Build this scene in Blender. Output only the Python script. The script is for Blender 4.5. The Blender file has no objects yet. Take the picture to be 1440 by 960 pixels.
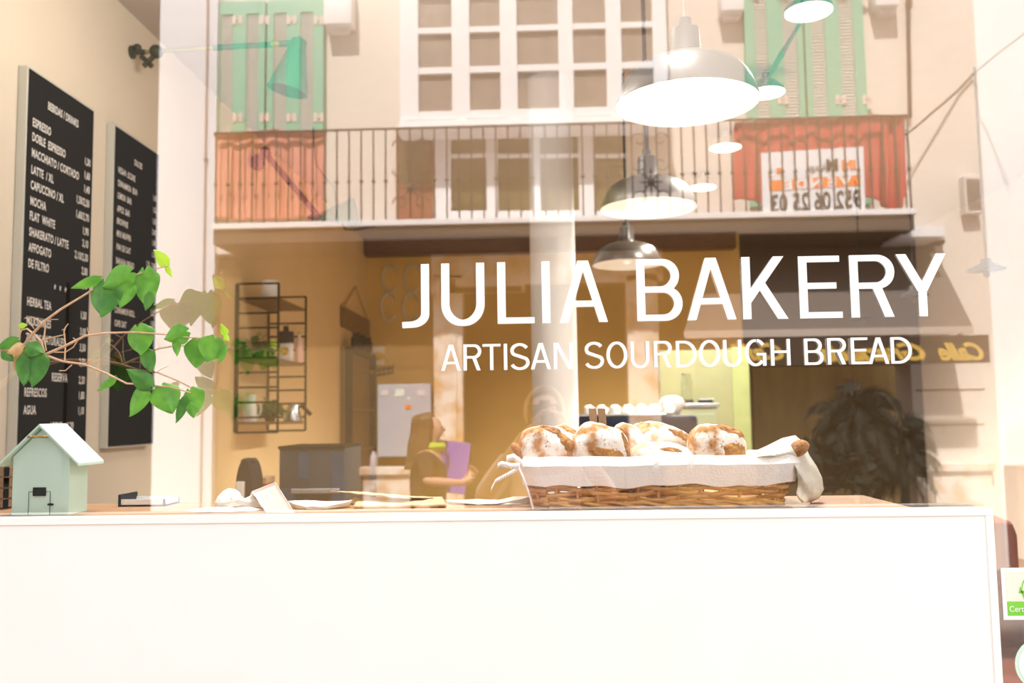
import bpy, bmesh, math, random
from mathutils import Vector, Matrix, Euler, noise
PI = math.pi
S = bpy.context.scene
COL = S.collection
rnd = random.Random(7)

# ------------------------------------------------------------------ camera
FPX = 1250.0
v = Vector((46, -104, -1250)).normalized()              # the street-to-shop direction (+Y) in camera axes
u = Vector((1.0, 0.0172, 0.0353)); u = (u - v * u.dot(v)).normalized()
w = u.cross(v)
RC = Matrix((u, v, w))                                   # camera axes -> world axes
EYE = Vector((0, -1.72, 1.55))
cam_d = bpy.data.cameras.new('camera'); cam = bpy.data.objects.new('camera', cam_d); COL.objects.link(cam)
cam.matrix_world = Matrix.Translation(EYE) @ RC.to_4x4()
cam_d.sensor_width = 36; cam_d.lens = FPX / 1440 * 36
cam_d.clip_start = 0.02; cam_d.clip_end = 200
cam_d.dof.use_dof = True; cam_d.dof.focus_distance = 1.80; cam_d.dof.aperture_fstop = 4.0
S.camera = cam

def ray(px, py):
    return RC @ Vector(((px - 720) / FPX, -(py - 480) / FPX, -1))
def P(px, py, y):
    """point of the vertical plane at depth y seen at that spot"""
    d = ray(px, py); return EYE + d * ((y - EYE.y) / d.y)
def Q(px, py, y):
    """the same for something seen mirrored in the glass (glass plane y=0): its place in the street"""
    p = P(px, py, y); return Vector((p.x, -p.y, p.z))
def PX(px, py, x):
    d = ray(px, py); return EYE + d * ((x - EYE.x) / d.x)
def PZ(px, py, z):
    d = ray(px, py); return EYE + d * ((z - EYE.z) / d.z)

# ------------------------------------------------------------------ materials
def _new(name):
    m = bpy.data.materials.new(name); m.use_nodes = True
    nt = m.node_tree
    return m, nt, nt.nodes['Principled BSDF']
def mat(name, col, rough=.6, metal=0, var=.0, scale=8, bump=0, bscale=60, col2=None, emit=None, estr=0, trans=0, alpha=1, stretch=(1,1,1), spec=None, sub=0, thr=None, detail=5):
    m, nt, b = _new(name)
    b.inputs['Roughness'].default_value = rough; b.inputs['Metallic'].default_value = metal
    c = (*col, 1); b.inputs['Base Color'].default_value = c
    if spec is not None: b.inputs['Specular IOR Level'].default_value = spec
    if var or col2 or bump:
        tc = nt.nodes.new('ShaderNodeTexCoord'); mp = nt.nodes.new('ShaderNodeMapping'); mp.inputs['Scale'].default_value = stretch
        nt.links.new(tc.outputs['Object'], mp.inputs[0])
    if var or col2:
        n = nt.nodes.new('ShaderNodeTexNoise'); n.inputs['Scale'].default_value = scale; n.inputs['Detail'].default_value = detail
        r = nt.nodes.new('ShaderNodeValToRGB'); nt.links.new(mp.outputs[0], n.inputs['Vector']); nt.links.new(n.outputs[0], r.inputs[0])
        lo, hi = thr or (.32, .68)
        r.color_ramp.elements[0].position = lo; r.color_ramp.elements[1].position = hi
        if col2: a, z = c, (*col2, 1)
        else: a, z = (*[max(0, x * (1 - var)) for x in col], 1), (*[min(1, x * (1 + var)) for x in col], 1)
        r.color_ramp.elements[0].color = a; r.color_ramp.elements[1].color = z
        nt.links.new(r.outputs[0], b.inputs['Base Color'])
    if bump:
        n2 = nt.nodes.new('ShaderNodeTexNoise'); n2.inputs['Scale'].default_value = bscale; n2.inputs['Detail'].default_value = 6
        nt.links.new(mp.outputs[0], n2.inputs['Vector'])
        bp = nt.nodes.new('ShaderNodeBump'); bp.inputs['Strength'].default_value = bump; bp.inputs['Distance'].default_value = .01
        nt.links.new(n2.outputs[0], bp.inputs['Height']); nt.links.new(bp.outputs[0], b.inputs['Normal'])
    if emit: b.inputs['Emission Color'].default_value = (*emit, 1); b.inputs['Emission Strength'].default_value = estr
    if trans: b.inputs['Transmission Weight'].default_value = trans
    if sub: b.inputs['Subsurface Weight'].default_value = sub; b.inputs['Subsurface Radius'].default_value = (.02, .01, .006)
    if alpha < 1: b.inputs['Alpha'].default_value = alpha
    return m
def glass_mat(name, refl, tint=(1, 1, 1)):
    m = bpy.data.materials.new(name); m.use_nodes = True; nt = m.node_tree; nt.nodes.clear()
    o = nt.nodes.new('ShaderNodeOutputMaterial'); mx = nt.nodes.new('ShaderNodeMixShader')
    t = nt.nodes.new('ShaderNodeBsdfTransparent'); g = nt.nodes.new('ShaderNodeBsdfGlossy'); g.inputs['Roughness'].default_value = 0
    t.inputs[0].default_value = (*tint, 1)
    mx.inputs[0].default_value = refl
    nt.links.new(t.outputs[0], mx.inputs[1]); nt.links.new(g.outputs[0], mx.inputs[2]); nt.links.new(mx.outputs[0], o.inputs[0])
    return m
M = {}

# ------------------------------------------------------------------ mesh builder
class MB:
    def __init__(s): s.v = []; s.f = []
    def add(s, vs, fs):
        o = len(s.v); s.v += [Vector(x) for x in vs]; s.f += [[i + o for i in f] for f in fs]; return s
    def box(s, lo, hi, mtx=None, bev=0):
        x0, y0, z0 = (min(a, b) for a, b in zip(lo, hi)); x1, y1, z1 = (max(a, b) for a, b in zip(lo, hi))
        if bev:
            bm = bmesh.new(); bmesh.ops.create_cube(bm, size=1)
            for q in bm.verts: q.co = Vector(((q.co.x + .5) * (x1 - x0) + x0, (q.co.y + .5) * (y1 - y0) + y0, (q.co.z + .5) * (z1 - z0) + z0))
            bmesh.ops.bevel(bm, geom=bm.edges[:], offset=bev, segments=2, profile=.5, affect='EDGES')
            bm.verts.index_update(); vs = [q.co.copy() for q in bm.verts]; fs = [[q.index for q in f.verts] for f in bm.faces]; bm.free()
        else:
            vs = [Vector(p) for p in ((x0,y0,z0),(x1,y0,z0),(x1,y1,z0),(x0,y1,z0),(x0,y0,z1),(x1,y0,z1),(x1,y1,z1),(x0,y1,z1))]
            fs = [(3,2,1,0),(4,5,6,7),(0,1,5,4),(1,2,6,5),(2,3,7,6),(3,0,4,7)]
        if mtx: vs = [mtx @ p for p in vs]
        return s.add(vs, fs)
    def tube(s, pts, r, n=8, cap=True):
        pts = [Vector(p) for p in pts]; k = len(pts); rr = r if isinstance(r, (list, tuple)) else [r] * k
        o = len(s.v); prev = None
        for i, p in enumerate(pts):
            d = (pts[min(i + 1, k - 1)] - pts[max(i - 1, 0)]).normalized()
            if prev is None:
                a = d.cross(Vector((0, 0, 1)));
                if a.length < .05: a = d.cross(Vector((1, 0, 0)))
            else: a = prev - d * prev.dot(d)
            a.normalize(); prev = a; b = d.cross(a)
            for j in range(n):
                t = 2 * PI * j / n; s.v.append(p + (a * math.cos(t) + b * math.sin(t)) * rr[i])
        for i in range(k - 1):
            for j in range(n):
                q = o + i * n; s.f.append([q + j, q + (j + 1) % n, q + n + (j + 1) % n, q + n + j])
        if cap: s.f.append([o + j for j in range(n)][::-1]); s.f.append([o + (k - 1) * n + j for j in range(n)])
        return s
    def lathe(s, prof, n=32, mtx=None, c=(0, 0, 0)):
        o = len(s.v); c = Vector(c)
        for r, z in prof:
            for j in range(n):
                t = 2 * PI * j / n; p = Vector((r * math.cos(t), r * math.sin(t), z)) 
                s.v.append((mtx @ p if mtx else p) + c)
        for i in range(len(prof) - 1):
            for j in range(n):
                q = o + i * n; s.f.append([q + j, q + (j + 1) % n, q + n + (j + 1) % n, q + n + j])
        return s
    def prism(s, poly, d, mtx=None):
        """closed 2-D outline (x,z) extruded by d along +y from y=0"""
        n = len(poly); vs = [Vector((x, 0, z)) for x, z in poly] + [Vector((x, d, z)) for x, z in poly]
        if mtx: vs = [mtx @ p for p in vs]
        return s.add(vs, [list(range(n)), list(range(2 * n - 1, n - 1, -1))] + [[i, i + n, (i + 1) % n + n, (i + 1) % n] for i in range(n)])
    def quad(s, a, b, c, d): return s.add([a, b, c, d], [(0, 1, 2, 3)])
    def ball(s, c, r, sx=1, sy=1, sz=1, n=12, m=8, rot=None):
        o = len(s.v); c = Vector(c)
        for i in range(m + 1):
            ph = PI * i / m
            for j in range(n):
                t = 2 * PI * j / n
                p = Vector((math.sin(ph) * math.cos(t) * sx, math.sin(ph) * math.sin(t) * sy, math.cos(ph) * sz)) * r
                if rot: p = rot @ p
                s.v.append(c + p)
        for i in range(m):
            for j in range(n):
                q = o + i * n; s.f.append([q + j, q + n + j, q + n + (j + 1) % n, q + (j + 1) % n])
        return s
    def grid(s, fn, nu, nv):
        o = len(s.v)
        for i in range(nu + 1):
            for j in range(nv + 1): s.v.append(Vector(fn(i / nu, j / nv)))
        for i in range(nu):
            for j in range(nv):
                q = o + i * (nv + 1) + j; s.f.append([q, q + nv + 1, q + nv + 2, q + 1])
        return s
    def build(s, name, m, parent=None, smooth=False, solid=0, base=None, local=False, sub=0, bevel=0):
        me = bpy.data.meshes.new(name)
        off = Vector((0, 0, 0))
        if not local:
            if parent is not None: off = wloc(parent)
            elif base is not None: off = Vector(base)
            else:
                xs = [p.x for p in s.v]; ys = [p.y for p in s.v]; zs = [p.z for p in s.v]
                off = Vector(((min(xs) + max(xs)) / 2, (min(ys) + max(ys)) / 2, min(zs)))
        me.from_pydata([p - off for p in s.v], [], s.f)
        bm = bmesh.new(); bm.from_mesh(me); bmesh.ops.remove_doubles(bm, verts=bm.verts, dist=1e-6)
        bmesh.ops.recalc_face_normals(bm, faces=bm.faces); bm.to_mesh(me); bm.free()
        if smooth:
            for p in me.polygons: p.use_smooth = True
            try: me.set_sharp_from_angle(angle=math.radians(smooth if smooth > 1 else 40))
            except Exception: pass
        me.materials.append(M[m] if isinstance(m, str) else m)
        o = bpy.data.objects.new(name, me); COL.objects.link(o)
        if parent is not None: o.parent = parent
        else: o.location = (0, 0, 0) if local else off
        if solid: q = o.modifiers.new('solid', 'SOLIDIFY'); q.thickness = solid; q.offset = 0
        if bevel: q = o.modifiers.new('bevel', 'BEVEL'); q.width = bevel; q.segments = 2
        if sub: q = o.modifiers.new('sub', 'SUBSURF'); q.levels = sub; q.render_levels = sub
        return o
def wloc(o):
    l = Vector((0, 0, 0))
    while o is not None: l = l + o.location; o = o.parent
    return l
def tag(o, label=None, cat=None, group=None, kind=None):
    if label: o['label'] = label
    if cat: o['category'] = cat
    if group: o['group'] = group
    if kind: o['kind'] = kind
    return o
def thing(name, loc, label, cat, group=None):
    o = bpy.data.objects.new(name, None); o.empty_display_size = .05; COL.objects.link(o); o.location = loc
    return tag(o, label, cat, group)
def copy_tree(o, parent=None):
    c = o.copy(); COL.objects.link(c)
    if parent is not None: c.parent = parent
    for ch in list(o.children): copy_tree(ch, c)
    return c
def text_mb(txt, h, org, right=(1, 0, 0), up=(0, 0, 1), sx=1, bold=.0, space=1, align='LEFT', shear=0, thick=.0008):
    """lettering of cap height h standing on point org"""
    cu = bpy.data.curves.new('t', 'FONT'); cu.body = txt; cu.size = 1; cu.offset = bold; cu.space_character = space; cu.shear = shear; cu.resolution_u = 3
    cu.align_x = align; cu.extrude = 0
    o = bpy.data.objects.new('t', cu); COL.objects.link(o)
    dg = bpy.context.evaluated_depsgraph_get(); dg.update()
    me = bpy.data.meshes.new_from_object(o.evaluated_get(dg))
    k = h / .70; right = Vector(right).normalized(); up = Vector(up).normalized(); org = Vector(org)
    nrm = right.cross(up)
    vs = [org + right * (q.co.x * k * sx) + up * (q.co.y * k) + nrm * thick for q in me.vertices]
    fs = [list(p.vertices) for p in me.polygons]
    bpy.data.objects.remove(o); bpy.data.curves.remove(cu); bpy.data.meshes.remove(me)
    return vs, fs
def light(name, kind, loc, energy, col=(1, 1, 1), size=.1, rot=None):
    d = bpy.data.lights.new(name, kind); d.energy = energy; d.color = col
    if kind == 'POINT': d.shadow_soft_size = size
    elif kind == 'SUN': d.angle = size
    elif kind == 'AREA': d.size = size
    o = bpy.data.objects.new(name, d); COL.objects.link(o); o.location = loc
    if rot: o.rotation_euler = rot
    return o
# ------------------------------------------------------------------ palette
M['pane'] = glass_mat('shop_window_glass', .27)
M['thin_glass'] = glass_mat('jar_glass', .12, (.9, .95, .93))
M['vinyl'] = mat('white_vinyl', (.93, .95, .96), .4)
M['white_panel'] = mat('white_lacquer', (.93, .92, .92), .35, var=.01)
M['cream_wall'] = mat('cream_plaster', (.72, .64, .52), .8, var=.04, scale=1.6, bump=.08)
M['gold_wall'] = mat('ochre_plaster', (.74, .50, .17), .8, var=.07, scale=1.2, bump=.05)
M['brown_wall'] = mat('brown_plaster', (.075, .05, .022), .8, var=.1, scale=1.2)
M['ceiling'] = mat('ceiling_paint', (.50, .46, .42), .9, var=.02)
M['floor'] = mat('floor_tile', (.35, .25, .17), .5, var=.15, scale=3)
M['wood_ledge'] = mat('oak', (.36, .20, .10), .6, col2=(.26, .13, .06), scale=6, stretch=(1, 12, 12))
M['board'] = mat('felt_black', (.012, .009, .006), 1, spec=0)
M['board_edge'] = mat('aluminium_edge', (.62, .63, .58), .45, .3)
M['letter_white'] = mat('white_plastic_letter', (.85, .83, .8), .5)
M['mint'] = mat('mint_paint', (.66, .91, .80), .55, var=.03, scale=14, bump=.03)
M['black_iron'] = mat('black_iron', (.012, .010, .009), .8, 0, spec=.1)
M['bead'] = mat('wooden_beads', (.55, .38, .12), .5, col2=(.28, .17, .05), scale=90)
M['leaf'] = None
def leaf_mat(name, a, b):
    m, nt, bs = _new(name)
    tc = nt.nodes.new('ShaderNodeTexCoord'); n = nt.nodes.new('ShaderNodeTexNoise'); n.inputs['Scale'].default_value = 40
    r = nt.nodes.new('ShaderNodeValToRGB'); r.color_ramp.elements[0].color = (*a, 1); r.color_ramp.elements[1].color = (*b, 1)
    r.color_ramp.elements[0].position = .35; r.color_ramp.elements[1].position = .65
    nt.links.new(tc.outputs['Object'], n.inputs['Vector']); nt.links.new(n.outputs[0], r.inputs[0]); nt.links.new(r.outputs[0], bs.inputs['Base Color'])
    bs.inputs['Roughness'].default_value = .5
    tr = nt.nodes.new('ShaderNodeBsdfTranslucent'); nt.links.new(r.outputs[0], tr.inputs[0])
    mx = nt.nodes.new('ShaderNodeMixShader'); mx.inputs[0].default_value = .3
    out = nt.nodes['Material Output']
    nt.links.new(bs.outputs[0], mx.inputs[1]); nt.links.new(tr.outputs[0], mx.inputs[2]); nt.links.new(mx.outputs[0], out.inputs[0])
    return m
M['leaf'] = leaf_mat('leaf_green', (.085, .29, .03), (.15, .40, .045))
M['leaf_dark'] = leaf_mat('leaf_dark_green', (.045, .18, .03), (.09, .27, .04))
M['leaf_lime'] = leaf_mat('leaf_lime', (.35, .62, .03), (.45, .72, .05))
M['leaf_dry'] = leaf_mat('leaf_dry', (.5, .30, .12), (.66, .46, .22))
M['twig'] = mat('twig_bark', (.62, .42, .27), .7, col2=(.40, .24, .14), scale=60)
M['wicker'] = mat('wicker', (.80, .46, .14), .5, col2=(.50, .22, .05), scale=25, bump=.2)
M['linen'] = mat('linen', (.92, .90, .88), .9, var=.02, bump=.25, bscale=250)
M['gauze'] = mat('gauze_linen', (.80, .77, .66), .9, var=.05, scale=20, bump=.3, bscale=200)
M['crust'] = mat('bread_crust', (.28, .10, .03), .7, col2=(.52, .26, .09), scale=28, bump=.8, bscale=70)
M['crumb'] = mat('bread_ear', (.26, .09, .018), .7, col2=(.62, .32, .10), scale=45, bump=.9, bscale=90)
def flour_mat():
    m, nt, bs = _new('floured_crust'); bs.inputs['Roughness'].default_value = .85
    tc = nt.nodes.new('ShaderNodeTexCoord')
    def ns(sc, d=8):
        n = nt.nodes.new('ShaderNodeTexNoise'); n.inputs['Scale'].default_value = sc; n.inputs['Detail'].default_value = d; nt.links.new(tc.outputs['Object'], n.inputs['Vector']); return n
    c = ns(60); r = nt.nodes.new('ShaderNodeValToRGB'); nt.links.new(c.outputs[0], r.inputs[0])
    r.color_ramp.elements[0].color = (.34, .13, .035, 1); r.color_ramp.elements[1].color = (.66, .36, .14, 1)
    big = ns(16, 10); r2 = nt.nodes.new('ShaderNodeValToRGB'); nt.links.new(big.outputs[0], r2.inputs[0])
    r2.color_ramp.elements[0].position = .41; r2.color_ramp.elements[1].position = .52
    mx = nt.nodes.new('ShaderNodeMixRGB'); nt.links.new(r2.outputs[0], mx.inputs[0]); nt.links.new(r.outputs[0], mx.inputs[1]); mx.inputs[2].default_value = (.92, .87, .81, 1)
    sp = ns(150, 3); r3 = nt.nodes.new('ShaderNodeValToRGB'); nt.links.new(sp.outputs[0], r3.inputs[0])
    r3.color_ramp.elements[0].position = .30; r3.color_ramp.elements[0].color = (.45, .3, .2, 1); r3.color_ramp.elements[1].position = .42; r3.color_ramp.elements[1].color = (1, 1, 1, 1)
    mu = nt.nodes.new('ShaderNodeMixRGB'); mu.blend_type = 'MULTIPLY'; mu.inputs[0].default_value = 1
    nt.links.new(mx.outputs[0], mu.inputs[1]); nt.links.new(r3.outputs[0], mu.inputs[2]); nt.links.new(mu.outputs[0], bs.inputs['Base Color'])
    bp = nt.nodes.new('ShaderNodeBump'); bp.inputs['Strength'].default_value = .5; bp.inputs['Distance'].default_value = .004
    nt.links.new(c.outputs[0], bp.inputs['Height']); nt.links.new(bp.outputs[0], bs.inputs['Normal'])
    return m
M['flour'] = flour_mat()
M['paper'] = mat('white_paper', (.90, .90, .90), .8, bump=.1, bscale=40)
M['tissue'] = mat('greaseproof_paper', (.82, .80, .76), .7, var=.04, scale=12, bump=.3)
M['kraft'] = mat('kraft_paper', (.56, .38, .22), .8, var=.1, scale=10, bump=.3)
M['grey_paper'] = mat('greyish_paper_bag', (.60, .56, .48), .8, var=.06, scale=10, bump=.2)
M['enamel_grey'] = mat('grey_enamel', (.045, .043, .038), .35, spec=.6)
M['enamel_dark'] = mat('dark_enamel', (.05, .04, .032), .3, spec=.6)
M['enamel_white'] = mat('white_enamel', (.9, .9, .88), .4)
M['green_enamel'] = mat('green_enamel', (.0, .10, .035), .45, spec=.4)
M['bronze'] = mat('dark_bronze', (.05, .05, .02), .5, .3)
M['brass'] = mat('brass', (.40, .40, .14), .35, .8)
M['bulb'] = mat('glowing_bulb', (1, .9, .7), .3, emit=(1, .86, .62), estr=6)
M['lens'] = mat('glowing_diffuser', (1, .97, .9), .3, emit=(1, .93, .78), estr=5)
M['black_cord'] = mat('black_cord', (.015, .012, .012), .6)
M['grey_cord'] = mat('grey_cord', (.35, .32, .28), .6)
M['shelf_metal'] = mat('dark_shelf_wire', (.012, .009, .006), .9, spec=.1)
M['shelf_wood'] = mat('walnut', (.16, .085, .035), .5, var=.2, scale=8, stretch=(1, 10, 10))
M['black_plastic'] = mat('black_plastic', (.012, .012, .016), .6, spec=.2)
M['navy'] = mat('dark_navy', (.010, .013, .025), .7, spec=.15)
M['light_wall'] = mat('pale_plaster', (.84, .78, .70), .9, var=.02)
M['column'] = mat('column_paint', (.70, .69, .69), .8)
M['tan_wall'] = mat('tan_plaster', (.78, .58, .32), .8, var=.05, scale=1.2)
M['dark_steel'] = mat('dark_steel', (.035, .055, .085), .5, .2, var=.25, scale=5)
M['pipe'] = mat('brown_pipe', (.42, .28, .22), .7)
M['groove'] = mat('groove_shadow', (.20, .12, .05), .9)
M['steel'] = mat('brushed_steel', (.55, .60, .66), .25, .9, var=.05)
M['blue_steel'] = mat('blue_steel', (.02, .08, .18), .4, .2, var=.2, scale=6)
M['porcelain'] = mat('porcelain', (.85, .84, .82), .3)
M['pink_glass'] = mat('pink_bottle', (.85, .55, .48), .3)
M['yellow'] = mat('yellow_print', (.85, .55, .02), .6, col2=(.45, .2, .02), scale=40)
M['orange'] = mat('orange_print', (.95, .22, .01), .6)
M['olive_wall'] = mat('lime_wall', (.20, .20, .10), .8, var=.05)
M['olive_tile'] = mat('olive_tile', (.24, .27, .11), .5, var=.06)
M['sage'] = mat('sage_cabinet', (.22, .24, .15), .5)
M['old_wood'] = mat('weathered_wood', (.42, .27, .15), .7, col2=(.24, .14, .07), scale=14, stretch=(1, 1, .2), bump=.3)
# street
M['facade'] = mat('facade_plaster', (.76, .67, .59), .9, var=.03, scale=1.2, bump=.05)
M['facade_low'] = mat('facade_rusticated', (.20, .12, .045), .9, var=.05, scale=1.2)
M['facade_white'] = mat('facade_white_paint', (.88, .84, .84), .7)
M['stone'] = mat('veined_stone', (.88, .78, .68), .6, col2=(.66, .38, .18), scale=5, detail=8, thr=(.42, .66))
M['shutter_frame'] = mat('shutter_green', (.20, .50, .35), .6, var=.03)
M['shutter_slat'] = mat('shutter_slats', (.66, .68, .62), .7)
M['curtain'] = mat('window_dim', (.28, .22, .18), .3, var=.12, scale=2, stretch=(4, 1, .5))
M['dim_glass'] = mat('dim_glass', (.16, .13, .06), .12, var=.3, scale=2)
M['red_cloth'] = mat('red_cloth', (.56, .06, .06), .8, var=.15, scale=6, stretch=(3, 1, .6))
M['pink_cloth'] = mat('faded_red_cloth', (.80, .32, .24), .8, var=.12, scale=5, stretch=(3, 1, .5))
M['rail'] = mat('railing_iron', (.06, .04, .035), .6)
M['slab'] = mat('balcony_stone', (.72, .66, .62), .8)
M['slab_shade'] = mat('balcony_shade', (.10, .075, .06), .9)  # shade under balcony slab and moulding put into the colour
M['banner'] = mat('banner_white', (.84, .85, .90), .6)
M['banner_black'] = mat('banner_black', (.02, .02, .03), .6)
M['awning'] = mat('awning_canvas', (.19, .15, .125), .9)
M['awning_trim'] = mat('awning_trim', (.55, .45, .38), .9)
M['leather'] = mat('brown_leather', (.20, .06, .035), .4, var=.2, scale=5)
M['sign_brown'] = mat('sign_brown', (.05, .03, .02), .6)
M['gold'] = mat('gold_letters', (.85, .55, .12), .4, .2)
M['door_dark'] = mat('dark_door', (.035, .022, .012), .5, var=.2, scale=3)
M['grey_metal'] = mat('grey_cabinet', (.44, .46, .52), .6, var=.02)
M['cafe_inside'] = mat('cafe_inside', (.80, .60, .30), .8, var=.25, scale=1.5, stretch=(3, 1, .5))
M['palm'] = mat('palm_frond', (.008, .012, .005), .7)
M['pot'] = mat('terracotta', (.30, .10, .05), .8)
M['asphalt'] = mat('paving', (.33, .27, .23), .9, var=.15, scale=4)
M['neighbour'] = mat('dark_neighbour_paint', (.010, .009, .008), .9)
M['pier_paint'] = mat('pier_paint', (.70, .69, .72), .9, var=.02, scale=1)
M['white_house'] = mat('white_render', (.93, .92, .93), .9, var=.02, scale=1)
M['skin'] = mat('skin', (.66, .38, .27), .55, sub=.15)
M['hair_brown'] = mat('brown_hair', (.13, .075, .03), .6, var=.3, scale=30, stretch=(8, 8, 1))
M['hair_blond'] = mat('blond_hair', (.48, .33, .18), .6, var=.3, scale=30, stretch=(8, 8, 1))
M['purple'] = mat('purple_folder', (.22, .12, .62), .5)
M['lime'] = mat('lime_scarf', (.45, .60, .05), .8)
M['dark_top'] = mat('dark_top', (.05, .03, .02), .9)
M['pale_shirt'] = mat('pale_pink_shirt', (.80, .62, .56), .9)
M['denim'] = mat('denim', (.05, .06, .10), .9)
M['eye'] = mat('eye', (.05, .03, .02), .2)
M['cert_green'] = mat('cert_green', (.20, .62, .05), .5)
M['cert_pale'] = mat('cert_pale', (.78, .84, .74), .5)
M['aqua'] = mat('pale_aqua', (.62, .86, .76), .5)
# ================================================================== the bakery room
def st(name, o): o.name = name; o['kind'] = 'structure'; return o
XL, XR, YB, ZC, ZF = -1.9, 3.96, 7.75, 3.45, .30
yls = PX(300, 500, XL).y
st('wall_left', MB().box((XL - .15, -.0, 0), (XL, yls, ZC + .1)).build('wall_left', 'cream_wall'))
st('wall_left_rear', MB().box((XL - .15, yls, 0), (XL, YB + .15, ZC + .1)).build('wall_left_rear', 'tan_wall'))
xs_ = P(1045, 500, YB).x
st('wall_back', MB().box((XL, YB, 0), (xs_, YB + .15, ZC + .1)).build('wall_back', 'gold_wall'))
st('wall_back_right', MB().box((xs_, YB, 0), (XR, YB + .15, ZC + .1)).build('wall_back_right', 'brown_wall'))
st('wall_right', MB().box((XR, 0, 0), (XR + .15, YB + .15, ZC + .1)).build('wall_right', 'light_wall'))
st('ceiling', MB().box((XL, .1, ZC), (XR, YB, ZC + .2)).build('ceiling', 'ceiling'))
st('floor', MB().box((XL, .1, ZF - .15), (XR, YB, ZF)).build('floor', 'floor'))
GX0, GX1, GZ0, GZ1 = XL + .02, 2.6, .35, 3.25
for nm, lo, hi in (('wall_front_top', (-8, -.02, GZ1 + .06), (9, .12, 6.5)), ('wall_front_right', (GX1 + .05, -.02, 0), (9, .12, GZ1 + .06)), ('wall_front_left', (-8, -.02, 0), (GX0 - .05, .12, GZ1 + .06)), ('wall_front_bottom', (GX0 - .05, -.02, 0), (GX1 + .05, .02, GZ0 - .04))):
    st(nm, MB().box(lo, hi).build(nm, 'facade'))
win = thing('window_1', (0, 0, GZ0), None, None); win['kind'] = 'structure'
win['label'] = 'large plate glass shop window'
fr = MB().box((GX0 - .05, -.03, GZ0 - .04), (GX0, .05, GZ1 + .06)).box((GX1, -.03, GZ0 - .04), (GX1 + .05, .05, GZ1 + .06)).box((GX0, -.03, GZ1), (GX1, .05, GZ1 + .06)).box((GX0, -.03, GZ0 - .04), (GX1, .05, GZ0))
fr.build('window_frame', 'facade_white', win)
MB().quad((GX0, 0, GZ0), (GX1, 0, GZ0), (GX1, 0, GZ1), (GX0, 0, GZ1)).build('window_pane', 'pane', win)

# white display back panel behind the glass
zt = (P(0, 731, -.045).z + P(1395, 710.5, -.045).z) / 2
xr = P(1396, 720, -.045).x
ZP = zt
t = thing('display_panel', (0, -.03, 0), 'wide plain white lacquered panel filling the bottom of the window', 'panel')
MB().box((XL - .1, -.045, .0), (xr, -.022, zt), bev=.002).build('board', 'white_panel', t)
e = MB()
for a, b in (((XL - .1, zt - .014), (xr, zt)), ((xr - .014, .0), (xr, zt - .0141))):
    e.box((a[0], -.0475, a[1]), (b[0], -.0448, b[1]), bev=.001)
e.build('edge_moulding', 'white_panel', t)
ZK = P(930, 713.5, .12).z; XK = P(1225, 705, .3).x
t = thing('counter', (0, .3, ZF), 'light oak display ledge running behind the white panel', 'counter')
MB().box((XL + .01, .01, ZK - .035), (XK, .345, ZK), bev=.003).build('worktop', 'wood_ledge', t)
MB().box((XL + .03, .08, ZF), (XL + .07, .33, ZK - .035)).build('side_panel', 'white_panel', t)
MB().box((XK - .05, .08, ZF), (XK - .01, .33, ZK - .035)).build('side_panel', 'white_panel', t)

# ------------------------------------------------------------------ lettering on the glass
def strip(pts, sw, clip=None):
    """outline of a stroke of width sw along pts, flat ends, as quads"""
    n = len(pts); L = []; R = []
    for i in range(n):
        a = Vector(pts[max(i - 1, 0)]); b = Vector(pts[i]); c = Vector(pts[min(i + 1, n - 1)])
        d1 = (b - a).normalized() if i > 0 else (c - b).normalized(); d2 = (c - b).normalized() if i < n - 1 else d1
        nn = Vector((-(d1 + d2).y, (d1 + d2).x)).normalized(); tt = (d1 + d2).normalized(); k = sw * (.74 + .26 * min(1, abs(tt.y) * 1.25)) / 2 / max(.35, nn.dot(Vector((-d1.y, d1.x))))
        L.append(b + nn * k); R.append(b - nn * k)
    out = []
    for i in range(n - 1): out.append([L[i], L[i + 1], R[i + 1], R[i]])
    if clip:
        res = []
        for poly in out:
            for lim, sg in ((clip[0], 1), (clip[1], -1)):
                q = []
                for i in range(len(poly)):
                    a, b = poly[i], poly[(i + 1) % len(poly)]
                    ia, ib = sg * (a.y - lim) >= 0, sg * (b.y - lim) >= 0
                    if ia: q.append(a)
                    if ia != ib: q.append(a + (b - a) * ((lim - a.y) / (b.y - a.y)))
                poly = q
                if len(poly) < 3: break
            if len(poly) >= 3: res.append(poly)
        out = res
    return out
def arc(cx, cy, rx, ry, a0, a1, n=16):
    return [(cx + rx * math.cos(math.radians(a0 + (a1 - a0) * i / n)), cy + ry * math.sin(math.radians(a0 + (a1 - a0) * i / n))) for i in range(n + 1)]
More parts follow.
